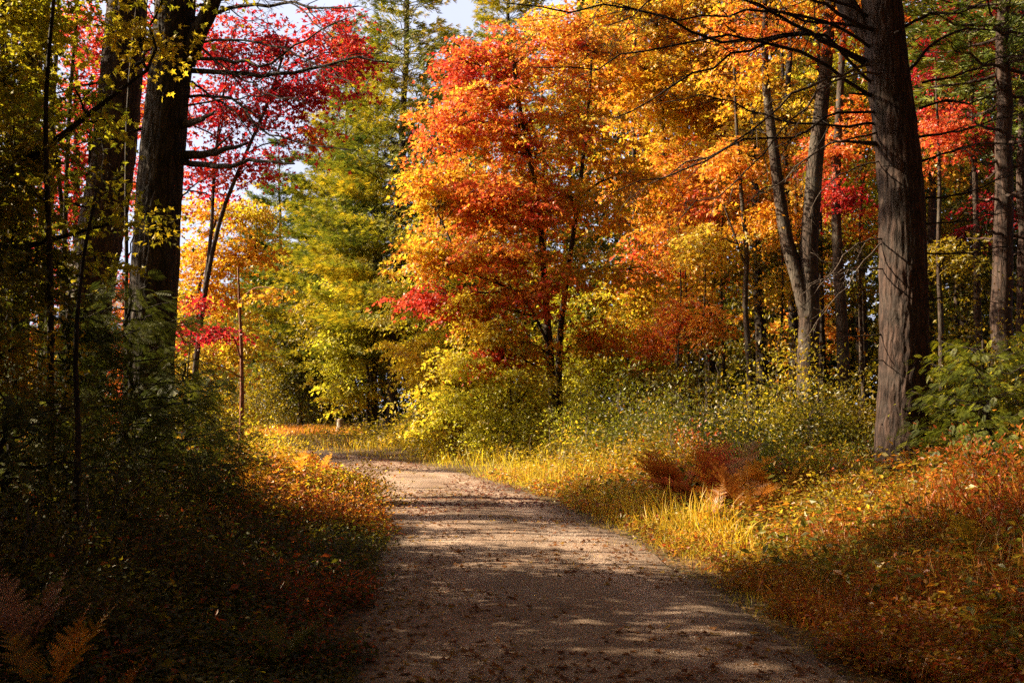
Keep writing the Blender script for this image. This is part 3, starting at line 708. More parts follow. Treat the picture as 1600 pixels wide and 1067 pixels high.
tree('maple_tree', 'crimson red maple behind the dark forked pine, its thin trunk leaning right', 'maple tree',
    [[(296, None, 28), (303, 600, 28), (318, 470, 28), (345, 340, 28), (380, 250, 28), (410, 180, 28), (432, 120, 28), (450, 60, 28)],
     [(318, 470, 28), (330, 360, 28.3), (336, 250, 28.5), (352, 130, 28.6), (370, 40, 28.6)],
     [(398, 210, 28), (420, 160, 27.8), (460, 100, 27.5), (520, 60, 27.2)]], [.095, .06, .045],
    [(360, 80, 28, 68, 50, 1.8, .7, CRIM), (430, 70, 28, 60, 44, 1.6, .55, CRIM), (350, 175, 28, 70, 48, 1.8, .75, CRIM), (430, 145, 27.8, 70, 42, 1.6, .62, CRIM[:3]),
     (520, 60, 27.4, 56, 44, 1.4, .6, CRIM[1:]), (500, 140, 27.5, 62, 28, 1.3, .5, CRIM[1:3]), (560, 90, 27.2, 34, 26, 1, .25, CRIM[1:]),
     (330, 260, 28, 60, 34, 1.5, .45, CRIM), (395, 262, 28, 40, 26, 1.2, .25, CRIM[1:]), (300, 40, 28.5, 60, 60, 1.8, .3, CRIM), (250, 150, 29, 70, 70, 1.8, .4, CRIM[:3] + FIRE[1:2]), (212, 60, 29, 26, 60, 1.4, .45, CRIM), (212, 180, 29, 26, 60, 1.4, .45, CRIM[1:] + GOLD[:1]), (215, 300, 29, 24, 50, 1.3, .4, CRIM[1:] + GOLD[:1]), (480, 215, 27.8, 34, 22, 1, .16, CRIM[1:] + GOLD[:1])],
    ns=56, nl=40, size=.13, sr=.40, limb_r=.028, spread=.3, cf=1.1, bark=M_BARK)
tree('maple_tree', 'golden understory maple glowing just right of the dark forked trunk', 'maple tree',
    [[(308, None, 33), (308, 560, 33), (310, 460, 33), (330, 370, 33), (352, 300, 33)], [(309, 480, 33), (350, 420, 33), (400, 400, 32.6)]], [.10, .04],
    [(345, 330, 33, 70, 34, 1.7, .7, GOLD), (320, 400, 33, 55, 42, 1.6, .8, GOLD), (385, 400, 32.7, 56, 30, 1.4, .6, GOLD), (400, 345, 33, 46, 26, 1.3, .45, GOLD[1:] + YELG[:2]),
     (345, 470, 32.6, 62, 34, 1.5, .7, GOLD), (330, 560, 32.4, 52, 46, 1.5, .7, FIRE[2:]), (380, 540, 32.4, 50, 40, 1.4, .5, GOLD[1:] + OLIV[:1]), (330, 640, 32, 55, 34, 1.4, .5, GOLD[1:] + OLIV[:2])],
    ns=66, nl=42, size=.13, sr=.4, limb_r=.025)
tree('sapling', 'small crimson-leaved sapling low beside the golden maple', 'sapling',
    [[(290, None, 27), (292, 600, 27), (300, 500, 27)]], [.03],
    [(315, 475, 27, 26, 10, .5, .4, CRIM), (345, 520, 26.8, 40, 14, .6, .7, CRIM), (300, 520, 27, 22, 18, .5, .4, CRIM)], ns=26, nl=26, size=.11, sr=.28, limb_r=.012, twigs=1)

# the near yellow-leaved tree at the upper left
tree('maple_tree', 'near yellow-green leafy maple overhanging the top left corner', 'maple tree',
    [[(-150, None, 9.5), (-120, 500, 9.6), (-90, 300, 9.8), (-40, 120, 10), (20, -60, 10.2), (60, -220, 10.4)],
     [(-100, 380, 9.7), (-30, 300, 9.8), (60, 240, 9.9), (150, 170, 10), (230, 110, 10.1)],
     [(-110, 450, 9.7), (-40, 410, 9.8), (60, 380, 9.9), (170, 350, 10)]], [.11, .05, .045],
    [(40, 20, 10.3, 100, 60, 1.0, 1.1, GOLD[2:] + YELG[1:]), (215, 58, 10.4, 80, 28, .6, .30, GOLD[2:] + YELG[:2]), (0, 130, 9.9, 85, 60, .9, 1.0, YELG + OLIV[1:]), (120, 150, 10.1, 70, 30, .6, .2, YELG),
     (20, 240, 9.8, 90, 46, .8, 1.0, YELG[2:] + OLIV), (170, 190, 10.1, 50, 14, .4, .10, YELB), (10, 330, 9.8, 85, 38, .8, .8, YELG[2:] + OLIV), (170, 350, 10, 80, 12, .4, .08, YELG),
     (30, 420, 9.7, 70, 44, .8, .7, OLIV), (140, 410, 10, 60, 20, .5, .14, YELG), (-120, 60, 9.8, 120, 100, 1.2, 1.6, YELG), (-160, 260, 9.6, 120, 90, 1.2, 1.6, YELG), (-150, 430, 9.6, 100, 70, 1.1, 1.2, YELG[1:]),
     (-40, -140, 10.2, 190, 90, 1.3, 1.6, YELG), (260, -60, 10.6, 120, 50, 1, .5, YELG)],
    ns=74, nl=20, size=.072, tpl=T_MAPLEF, sr=.24, limb_r=.018, cf=1.0, bark=M_DBARK, twigs=.8, bias=.05)
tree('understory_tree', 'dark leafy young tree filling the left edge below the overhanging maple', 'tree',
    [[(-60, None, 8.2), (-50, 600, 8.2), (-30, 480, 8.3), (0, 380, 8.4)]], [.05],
    [(-60, 520, 8.3, 110, 90, .9, 1, OLIV), (20, 560, 8.3, 80, 60, .7, .8, OLIV), (-140, 640, 8.2, 130, 100, 1, 1, OLIV), (60, 640, 8.6, 80, 60, .7, .8, OLIV), (-180, 420, 7.6, 150, 90, .9, 1.1, OLIV), (-330, 250, 7.2, 160, 110, 1.0, 1.2, YELG), (-420, 430, 6.6, 170, 120, .9, 1.2, YELG), (-60, 420, 8.4, 90, 50, .7, .7, OLIV)],  # the far-left lumps hang out of view, added to dapple the near road
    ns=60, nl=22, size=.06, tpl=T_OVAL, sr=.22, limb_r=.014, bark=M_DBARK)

tree('oak_tree', 'dim olive leafy tree high at the left edge behind the overhanging maple', 'oak tree',  # mostly out of view, added to keep the left trunks in shade
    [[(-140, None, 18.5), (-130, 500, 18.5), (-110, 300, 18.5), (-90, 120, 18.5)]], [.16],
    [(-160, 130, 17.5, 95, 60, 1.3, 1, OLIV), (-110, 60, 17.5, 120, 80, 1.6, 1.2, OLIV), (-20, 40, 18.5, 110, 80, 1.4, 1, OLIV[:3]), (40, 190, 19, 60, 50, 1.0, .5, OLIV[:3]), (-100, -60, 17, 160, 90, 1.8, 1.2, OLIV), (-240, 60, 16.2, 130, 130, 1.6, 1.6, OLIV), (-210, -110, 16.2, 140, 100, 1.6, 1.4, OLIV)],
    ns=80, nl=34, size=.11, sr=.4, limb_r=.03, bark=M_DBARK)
lp = [(-6.9, 8.6, .05, 'dark pole nearest the camera at the left edge, mostly out of view'), (-4.3, 9.4, .035, 'slim dark pole low in the left wood nearest the road'), (-5.2, 10.4, .05, 'slim dark pole left of the deep shade hemlock'), (-7.2, 11.2, .07, 'stout dark pole just beyond the left edge foliage'),
      (-6.1, 12.0, .05, 'dark pole between left edge foliage and the dense hemlock'), (-4.9, 12.7, .03, 'thinnest dark pole rising through the front hemlock'), (-7.4, 13.6, .06, 'dark pole beside the leftmost trunk'), (-6.6, 14.6, .045, 'dark pole left of the second pine trunk'),
      (-8.6, 15.4, .07, 'stout dark pole behind the overhanging maple leaves'), (-8.0, 17.6, .05, 'dark pole behind the leftmost trunk')]
for i, (x_, y_, r_, lb) in enumerate(lp):
    px = 800 + x_ / y_ * F
    tree('young_tree', lb, 'young tree', [[(px, None, y_), (px + R.uniform(-12, 12), 450, y_), (px + R.uniform(-25, 25), 150, y_ + .1), (px + R.uniform(-40, 40), -150, y_ + .2)]], [r_],
         ([(min(px, 40) + R.uniform(-80, 10), R.uniform(60, 330), y_, 60, 34, .6, .35, OLIV)] if i < 4 else []) + [(px + R.uniform(-60, 60), R.uniform(-160, -40), y_, 90, 50, .8, .6, YELG[1:] + OLIV[:2]), (px + R.uniform(-40, 40), R.uniform(330, 460), y_, 60, 22, .5, .2, OLIV)],
         ns=44, nl=20, size=.075, sr=.26, group='slender dark poles in the left wood', bark=M_DBARK, limb_r=.012)
for x_, y_, lb in ((-7.9, 16.9, 'bare thin pole between the left edge trunk and the second pine trunk'), (-8.9, 18.9, 'bare thin pole just behind the left edge trunk'), (-9.9, 21.4, 'farthest bare pole in the gap left of the second pine trunk'), (-7.0, 13.9, 'bare pole nearest the camera left of the second pine trunk')):
    px = 800 + x_ / y_ * F
    tree('slender_tree', lb, 'tree', [[(px, None, y_), (px + R.uniform(-8, 8), 450, y_), (px + R.uniform(-14, 14), 150, y_ + .1), (px + R.uniform(-20, 20), -80, y_ + .2)]], [.06], [], pal=OLIV, group='bare thin poles in the left wood', bark=M_DBARK)
# hemlocks and firs of the understory
def hemlock(label, px, D, toppx, top, rm, dens=1.0, pal=HEML, ts=.19, seed=0, group='young hemlocks', z1=.15, r0=.04):
    return conifer('hemlock_tree', label, px, D, toppx, top, r0, z1, rm, pal, group, dens, tpl=T_SPRAY, tsize=ts, cat='hemlock', seed=seed, droop=-.18, whorl=.17, nb=6, bare=False, pert=62, wd=.30)
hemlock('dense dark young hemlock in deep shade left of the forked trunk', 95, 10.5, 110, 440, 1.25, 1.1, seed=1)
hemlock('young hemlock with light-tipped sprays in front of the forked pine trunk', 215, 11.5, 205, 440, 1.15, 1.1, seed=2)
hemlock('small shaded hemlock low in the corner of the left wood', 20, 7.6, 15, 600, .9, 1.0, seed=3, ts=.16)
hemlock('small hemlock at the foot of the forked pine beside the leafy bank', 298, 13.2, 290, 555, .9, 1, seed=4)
hemlock('bright green feathery young hemlock at the right edge beyond the massive trunk', 1545, 13.0, 1535, 520, 1.35, pal=[(.34,.33,.015),(.20,.22,.012),(.09,.115,.009),(.035,.05,.006)], seed=5, dens=1.9, ts=.13)
hemlock('smaller green hemlock between the massive trunk and the brighter one', 1505, 15.5, 1500, 570, .85, pal=[(.26,.26,.012),(.14,.155,.010),(.05,.07,.008)], seed=6, dens=1.7, ts=.14)
tree('slender_tree', 'thin dark stem rising in the shaded left undergrowth', 'tree',
    [[(120, None, 7), (122, 700, 7), (118, 560, 7.1), (128, 420, 7.2), (150, 300, 7.3)]], [.024], [(150, 300, 7.3, 60, 24, .4, 1)], pal=YELG, ns=12, nl=14, size=.06, bark=M_DBARK, sr=.2, limb_r=.008)

# ------------------------------------------------------------------ conifers beyond the bend
conifer('pine_tree', 'tall white pine with dark bare trunk showing high above the road bend', 611, 46, 650, -330, .25, 5.0, 4.6, PINY, 'white pines beyond the bend', 1.5, seed=11, nb=6)
conifer('pine_tree', 'white pine with layered yellow-green boughs directly over the far trunks', 583, 48, 590, 60, .25, 3.4, 4.4, PINY, 'white pines beyond the bend', 2.12, seed=12)
conifer('pine_tree', 'white pine left of the far trunks, its boughs spread in flat yellow tiers', 516, 58, 512, 190, .22, 3.0, 5.0, PINY, 'white pines beyond the bend', 2.21, seed=13)
conifer('pine_tree', 'pine filling the sky left of the tall bare-trunked one', 545, 66, 540, 20, .22, 4, 5.2, PINY, 'white pines beyond the bend', 2.0, seed=18)
conifer('pine_tree', 'darker green pine at the left end of the pine row', 442, 62, 436, 215, .2, 2.5, 3.9, PINE, 'white pines beyond the bend', 2.04, seed=14)
conifer('pine_tree', 'broad pine behind the fiery maple with its needles showing over the top', 780, 58, 800, -230, .25, 4, 5.5, PINY, 'white pines beyond the bend', 1.70, seed=15)
conifer('pine_tree', 'pine standing behind between the bare-trunked pine and the fiery maple', 690, 64, 700, 40, .22, 3, 5.0, PINE, 'white pines beyond the bend', 1.87, seed=16)
conifer('pine_tree', 'dim green pine in the gap between sapling and pine row', 395, 66, 400, 330, .2, 2.5, 4.2, PINE, 'white pines beyond the bend', 2.04, seed=17)
tree('maple_tree', 'yellow-green tree hanging over the far trunks at the road end', 'maple tree',
    [[(575, None, 47), (575, 600, 47), (570, 520, 47), (560, 450, 47)]], [.09],
    [(560, 470, 47, 62, 40, 2, .8, YELB), (545, 550, 47, 52, 42, 2, .8, YELB[1:]), (545, 610, 46.5, 50, 28, 1.6, .6, YELB), (600, 510, 47, 48, 44, 2, .7, YELB[1:]), (500, 500, 48, 52, 42, 2, .6, OLIV[:3])],
    ns=80, nl=40, size=.17, sr=.5, limb_r=.03)
tree('oak_tree', 'dark olive tree in shadow behind the far end of the road', 'tree',
    [[(470, None, 58), (468, 520, 58), (460, 420, 58)]], [.14],
    [(440, 480, 58, 66, 50, 2.4, .9, OLIV[1:]), (500, 520, 58, 62, 50, 2.2, .9, OLIV[1:]), (430, 580, 57, 60, 50, 2.2, .8, OLIV), (490, 600, 57, 60, 50, 2.2, .8, OLIV[1:])],
    ns=90, nl=38, size=.19, sr=.6, limb_r=.04)

def bole(name, label, cat, pts, r, mat, group=None):
    s = stem_pts(pts, 20); b = s[0] + [0, 0, .1]
    mb = MB(); rr = np.linspace(r, r * .85, 20) * (1 + .4 * np.exp(-(s[:, 2] - b[2]) / .3)); tube(mb, s, rr, 16, bark=.008, seed=4)
    return setp(mb.build(name, mat, None, b), label, cat, group)
bole('tree_stump', 'short pale cut stump at the far end of the road', 'tree stump', [(532, None, 50), (532, 668, 50), (532, 655, 50)], .19, M_PALE)
def log(label, a, b_, r, mat):
    w0 = base_at(*a) + [0, 0, r + .05]; w1 = base_at(*b_) + [0, 0, r + .12]; mb = MB(); tube(mb, curve(w0, w1, .03, 8, .02), np.linspace(r, r * .6, 8), 8)
    return setp(mb.build('fallen_branch', mat, None, w0), label, 'fallen branch', 'fallen branches')


#@@PART3
# ------------------------------------------------------------------ the wood on the right
tree('maple_tree', 'forked grey-brown trunk standing behind the olive thicket left of the massive trunk', 'maple tree',
    [[(1262, None, 24), (1262, 560, 24), (1266, 470, 24), (1262, 420, 24), (1268, 330, 24), (1276, 230, 24), (1290, 110, 24), (1300, -40, 24), (1306, -200, 24)],
     [(1262, 500, 24), (1248, 440, 24), (1228, 370, 24.1), (1216, 290, 24.2), (1206, 210, 24.3), (1196, 120, 24.4), (1196, -20, 24.5)]], [.29, .19],
    [(1180, 50, 24.4, 90, 50, 1.4, .5, FIRE[1:]), (1320, 40, 24, 80, 50, 1.4, .4, ORNG), (1190, -60, 24.4, 130, 70, 2, 1, GOLD), (1330, -60, 24, 110, 70, 2, 1, FIRE[1:])],
    ns=60, nl=40, size=.125, sr=.36, k=16, bark=M_BARK, limb_r=.035)
tree('maple_tree', 'upright brown trunk between the forked trunk and the massive one', 'maple tree',
    [[(1318, None, 29), (1316, 520, 29), (1309, 400, 29), (1306, 300, 29), (1311, 180, 29), (1318, 40, 29), (1322, -100, 29)]], [.20],
    [(1310, 310, 29, 55, 34, 1.1, .4, CRIM[1:]), (1290, 240, 29, 60, 40, 1.3, .5, FIRE[:3]), (1340, 190, 29.4, 60, 50, 1.4, .5, ORNG), (1320, -40, 29, 90, 60, 2, .8, ORNG)],
    ns=60, nl=38, size=.12, sr=.36, k=12)
tree('maple_tree', 'slim pale trunk with a kinked stem among orange leaves left of the forked tree', 'maple tree',
    [[(1172, None, 25), (1170, 560, 25), (1164, 470, 25), (1167, 400, 25), (1158, 300, 25), (1150, 180, 25), (1146, 60, 25)], [(1166, 420, 25), (1145, 360, 25), (1120, 290, 25)]], [.085, .03],
    [(1140, 260, 25, 60, 46, 1.2, .6, FIRE[1:4]), (1180, 340, 25, 52, 36, 1.1, .45, GOLD), (1150, 130, 25, 60, 50, 1.3, .5, GOLD), (1110, 380, 25, 50, 34, 1.1, .4, FIRE[2:] + OLIV[:1])],
    ns=60, nl=36, size=.115, sr=.34, bark=M_BARK, limb_r=.02)
tree('maple_tree', 'dark thick trunk in shade behind the slim pale one', 'maple tree',
    [[(1192, None, 32), (1190, 540, 32), (1184, 440, 32), (1180, 300, 32), (1176, 160, 32)]], [.24], [(1180, 220, 32, 80, 60, 1.6, 1, FIRE[1:]), (1220, 400, 32, 70, 46, 1.6, .7, OLIV[:3])], ns=70, nl=40, size=.13, k=12, bark=M_DBARK)
poles = [(1062, 27, 470, .035, 'first thin dark pole right of the fiery maple'), (1078, 29, 430, .045, 'second thin pole right of the fiery maple, slightly thicker'), (1098, 26, 480, .028, 'thinnest leaning pole in the orange thicket'),
         (1128, 31, 400, .05, 'straight pole just left of the slim pale trunk'), (1018, 33, 520, .04, 'short pole close behind the fiery maple crown'), (1225, 30, 420, .05, 'pole in the gap left of the forked trunk'),
         (1352, 33, 330, .07, 'dim pole in the gap left of the massive trunk')]
for i, (px, D, tp, r, lb) in enumerate(poles):
    tree('young_tree', lb, 'young tree', [[(px, None, D), (px + R.uniform(-6, 6), 600, D), (px + R.uniform(-8, 8), tp, D), (px + R.uniform(-14, 14), tp - 120, D)]], [r],
         [(px + R.uniform(-10, 10), tp + 30, D, 46, 40, 1.1, .6, [FIRE[:4], GOLD, FIRE[1:], OLIV[:3]][i % 4]), (px, tp - 90, D, 46, 50, 1.1, .6, [FIRE[1:], ORNG, GOLD][i % 3]), (px, tp + 110, D, 36, 24, .9, .2, OLIV)],
         ns=46, nl=32, size=.12, group='thin poles in the right wood', bark=M_DBARK if i % 2 else M_BARK, limb_r=.015, sr=.34)
conifer('pine_tree', 'tall sunlit reddish pine trunk near the right edge', 1560, 25, 1572, -420, .30, 10, 4.0, PINE, 'pines in the right wood', .7, bark=M_PBARK, seed=31, k=40, whorl=.9)
conifer('pine_tree', 'narrower dark pine trunk at the very right edge', 1592, 29, 1596, -300, .17, 9, 3.6, PINE, 'pines in the right wood', .7, bark=M_PBARK, seed=32, whorl=.9, k=16)
conifer('pine_tree', 'shadowed background pine seen between the massive trunk and the sunlit one', 1505, 40, 1500, -120, .2, 5, 4.2, [(.10,.13,.015),(.06,.09,.012),(.04,.06,.01)], 'pines in the right wood', 1, seed=33)
tree('slender_tree', 'slim straight trunk just right of the massive pine in green shade', 'tree',
    [[(1468, None, 27), (1470, 500, 27), (1466, 400, 27), (1468, 280, 27), (1462, 120, 27)]], [.09], [(1480, 400, 27, 60, 46, 1.2, .5, OLIV[:3]), (1470, 210, 27, 60, 50, 1.2, .6, FIRE[:3])], ns=60, nl=36, size=.12, bark=M_BARK)
tree('maple_tree', 'scarlet maple high in the top right corner behind the trunks', 'maple tree',
    [[(1530, None, 30), (1528, 500, 30), (1524, 300, 30), (1518, 120, 30), (1512, 0, 30)], [(1524, 260, 30), (1480, 140, 30), (1450, 40, 30)]], [.13, .06],
    [(1490, 30, 30, 70, 46, 1.6, .8, CRIM), (1570, 20, 30, 60, 46, 1.6, .7, CRIM), (1460, 110, 30, 52, 34, 1.3, .45, CRIM), (1590, 110, 30, 50, 50, 1.4, .5, CRIM), (1530, 210, 30, 66, 34, 1.3, .4, CRIM[:3]), (1450, 190, 29.6, 40, 24, 1, .3, CRIM), (1560, 340, 30, 60, 34, 1.3, .35, CRIM[:2] + RUST[:1])],
    ns=62, nl=40, size=.12, sr=.36, limb_r=.025)

# trees deeper in, each with its crown
BG = [(1130, 44, -60, 150, 420, GOLD, 'deep golden tree behind the slim pale trunk'), (1010, 47, -40, 140, 400, FIRE[1:], 'orange-gold tree rising behind the fiery maple crown'),
      (1345, 40, -20, 120, 430, YELG, 'yellow-green tree directly behind the upright brown trunk'), (1250, 38, 250, 95, 330, FIRE[1:] , 'low orange tree behind the forked trunk'),
      (1500, 37, 240, 100, 320, OLIV[:3], 'olive tree right of the massive trunk under the scarlet maple'), (1420, 46, 20, 110, 500, OLIV, 'dim olive tree directly behind the massive trunk'),
      (1590, 42, 60, 90, 460, OLIV, 'dim olive tree closing the wood at the right edge'), (1240, 52, -80, 140, 560, OLIV[:2] + GOLD[2:], 'tall mixed gold and olive tree deep behind the fork'),
      (930, 41, 440, 95, 230, YELG[1:], 'low green-yellow tree under the right side of the fiery maple'), (1060, 39, 440, 90, 230, OLIV[:3], 'low olive tree behind the thin poles'),
      (1180, 42, 450, 90, 200, OLIV, 'low dark olive tree behind the dark thick trunk'), (1320, 44, 430, 90, 220, OLIV, 'low dark tree far behind the upright brown trunk'), (1420, 34, 440, 70, 180, YELG[1:], 'low yellow-green tree at the left flank of the massive trunk'), (1690, 40, 30, 120, 500, OLIV, 'dim olive tree beyond the narrower edge pine'),
      (110, 36, -10, 110, 570, CRIM[1:] + FIRE[:2], 'red-orange tree seen between the two leftmost trunks'), (20, 38, 330, 100, 260, GOLD, 'golden tree low behind the left edge trunk'),
      (195, 42, 420, 70, 220, ORNG, 'orange tree behind the gap between the dark left trunks'), (270, 46, 430, 60, 230, GOLD[1:] + OLIV[:1], 'gold tree far behind the crimson sapling'),
      (-70, 34, 300, 110, 300, OLIV, 'olive tree beyond the left edge of the wood'), (860, 52, 120, 110, 520, OLIV[:3], 'tall olive tree hidden deep behind the fiery maple')]
for i, (px, D, top, hw, hh, pal, lb) in enumerate(BG):
    bl = []
    m = max(3, int(hh / 70)); 
    for j in range(m):
        cy = top + hh * (j + .5) / m; fw = math.sin(math.pi * (j + .8) / (m + .9)) * .5 + .5
        bl.append((px + R.uniform(-.35, .35) * hw, cy, D, hw * fw * .8, hh / m * .75, 2.2, fw, pal))
    tree('background_tree', lb, 'tree', [[(px, None, D), (px + R.uniform(-10, 10), (top + hh + 640) / 2, D), (px + R.uniform(-15, 15), top + 20, D)]], [.16 + .02 * (i % 4)], bl,
         ns=44 if hh < 350 else 52, nl=38, size=.17 * D / 42 + .02, sr=.52, group='trees deeper in the wood', limb_r=.04, twigs=.3, cf=.4)

DT = [(1000, 40, 'dark trunk far behind the right side of the fiery maple'), (1112, 37, 'dark trunk in shade between thin poles and slim pale trunk'), (1218, 41, 'dark trunk left of the forked tree foot'), (1288, 36, 'dark trunk in the narrow gap right of the forked tree'),
      (1345, 43, 'dark trunk behind the gap left of the massive pine'), (1448, 33, 'dark trunk hard against the right side of the massive pine'), (1528, 36, 'dark trunk left of the sunlit reddish pine'), (1492, 44, 'thin dark trunk far behind the bright hemlock'), (1238, 33, 'dark leaning trunk seen through the fork')]
for i, (px, D, lb) in enumerate(DT):
    tree('forest_tree', lb, 'tree', [[(px, None, D), (px + R.uniform(-6, 6), 480, D), (px + R.uniform(-12, 12), 240, D), (px + R.uniform(-18, 18), -60, D)]], [R.uniform(.12, .22)],
         [(px + R.uniform(-30, 30), R.uniform(330, 440), D, 60, 26, 1.4, .4, OLIV), (px, R.uniform(120, 260), D, 80, 46, 1.8, .8, [OLIV, ORNG, GOLD][i % 3]), (px, -40, D, 90, 60, 2, .8, OLIV)],
         ns=50, nl=34, size=.15, sr=.46, group='dark trunks standing deep in the right wood', bark=M_DBARK, limb_r=.03)
# the far wood closes the view
mb = MB(); mw = MB()
def farmass(n, xr, D0, D1, top, pal, size, seed):
    x = R.uniform(*xr, n); D = R.uniform(D0, D1, n); g = noise(np.c_[x * .5, D * 0, x * 0], .6, seed)
    z = top(x) * (1 + .18 * g) * R.random(n) ** .75; p = np.c_[x, D, z + .5]
    cl = noise(p, .35, seed + 1); keep = cl > -.75; p = p[keep]; m = len(p)
    leaves(mb, T_MAPLE, p, R.normal(size=(m, 3)) + [0, 0, -.3], np.array([0, -.3, 1.]) + R.normal(size=(m, 3)) * .6, size * R.uniform(.6, 1.4, m), tint(pal, p, .12, seed, .25))
farmass(52000, (-62, -14), 72, 84, lambda x: 6 + 0 * x + 4 * np.clip((x + 40) / 30, 0, 1), OLIV[:3] + GOLD[1:2], .42, 5)
farmass(30000, (-20, 6), 72, 84, lambda x: 12 + 0 * x, PINE + OLIV, .42, 8)
farmass(80000, (4, 60), 58, 72, lambda x: 26 + 0 * x, OLIV[1:] + DEEP, .48, 6)
farmass(36000, (2, 60), 55, 66, lambda x: 7 + 0 * x, OLIV[1:] + DEEP, .42, 16)
for i in range(70):
    x = R.uniform(-60, 60); D = R.uniform(66, 78) if x < 2 else R.uniform(54, 68); hgt = 9 if x < -5 else 22; b = np.array([x, D, Hs(x, D)])
    tube(mb, curve(b, b + [R.normal() * .6, 0, hgt], 0, 8, .01), np.linspace(.2, .06, 8), 6, col=(.06, .045, .035))
setp(mb.build('far_wood', M_LEAF), 'mass of autumn wood far beyond the bend and deep in the right wood', 'woodland', kind='stuff')

# unseen leaf masses around and above the viewer, added to block sky and sun
mb = MB()
def mass(n, xr, yr, zr, pal, size, seed, thr=-.6):
    p = np.c_[R.uniform(*xr, n), R.uniform(*yr, n), R.uniform(*zr, n)]; p = p[noise(p, .35, seed) > thr]; m = len(p); p[:, 2] += H(p[:, 0], p[:, 1])
    leaves(mb, T_MAPLE, p, R.normal(size=(m, 3)) + [0, 0, -.3], np.array([0, 0, 1.]) + R.normal(size=(m, 3)) * .6, size * R.uniform(.6, 1.4, m), tint(pal, p, .2, seed, .25))
    for i in range(int((xr[1] - xr[0]) * (yr[1] - yr[0]) / 22) if zr[0] < 8 else 0):
        x, y = R.uniform(*xr), R.uniform(*yr); b = np.array([x, y, Hs(x, y) - .1])
        tube(mb, curve(b, b + [R.normal() * .4, R.normal() * .4, zr[1]], 0, 7, .01), np.linspace(R.uniform(.08, .2), .03, 7), 6, col=(.05, .038, .03))
mass(34000, (-28, -9.5), (-8, 9.5), (1, 17), OLIV[:3] + GOLD[:1], .32, 71, -.8)
mass(36000, (-9.5, -6.0), (-2, 9.6), (.6, 8.5), OLIV[:3] + GOLD[:1], .15, 76, -.30)
mass(24000, (8.5, 26), (-8, 13), (.5, 19), OLIV[:3] + ORNG[:2], .36, 72, -1)
mass(30000, (-24, 24), (-24, -7), (.5, 16), OLIV[:3] + GOLD[:1], .34, 73)
mass(26000, (-9, 11), (-8, 9), (11, 17), OLIV[:3] + GOLD[:1], .36, 74, -1)
mass(9000, (-2, 14), (9, 16), (13, 18), OLIV[:3] + GOLD[:1], .34, 77, -1)
mass(14000, (12, 26), (12, 22), (3, 17), OLIV[:3] + ORNG[:2], .30, 75)
setp(mb.build('unseen_shade_wood', M_LEAF), 'unseen leafy wood added beside, behind and above the viewer to shade the road', 'woodland', kind='stuff')

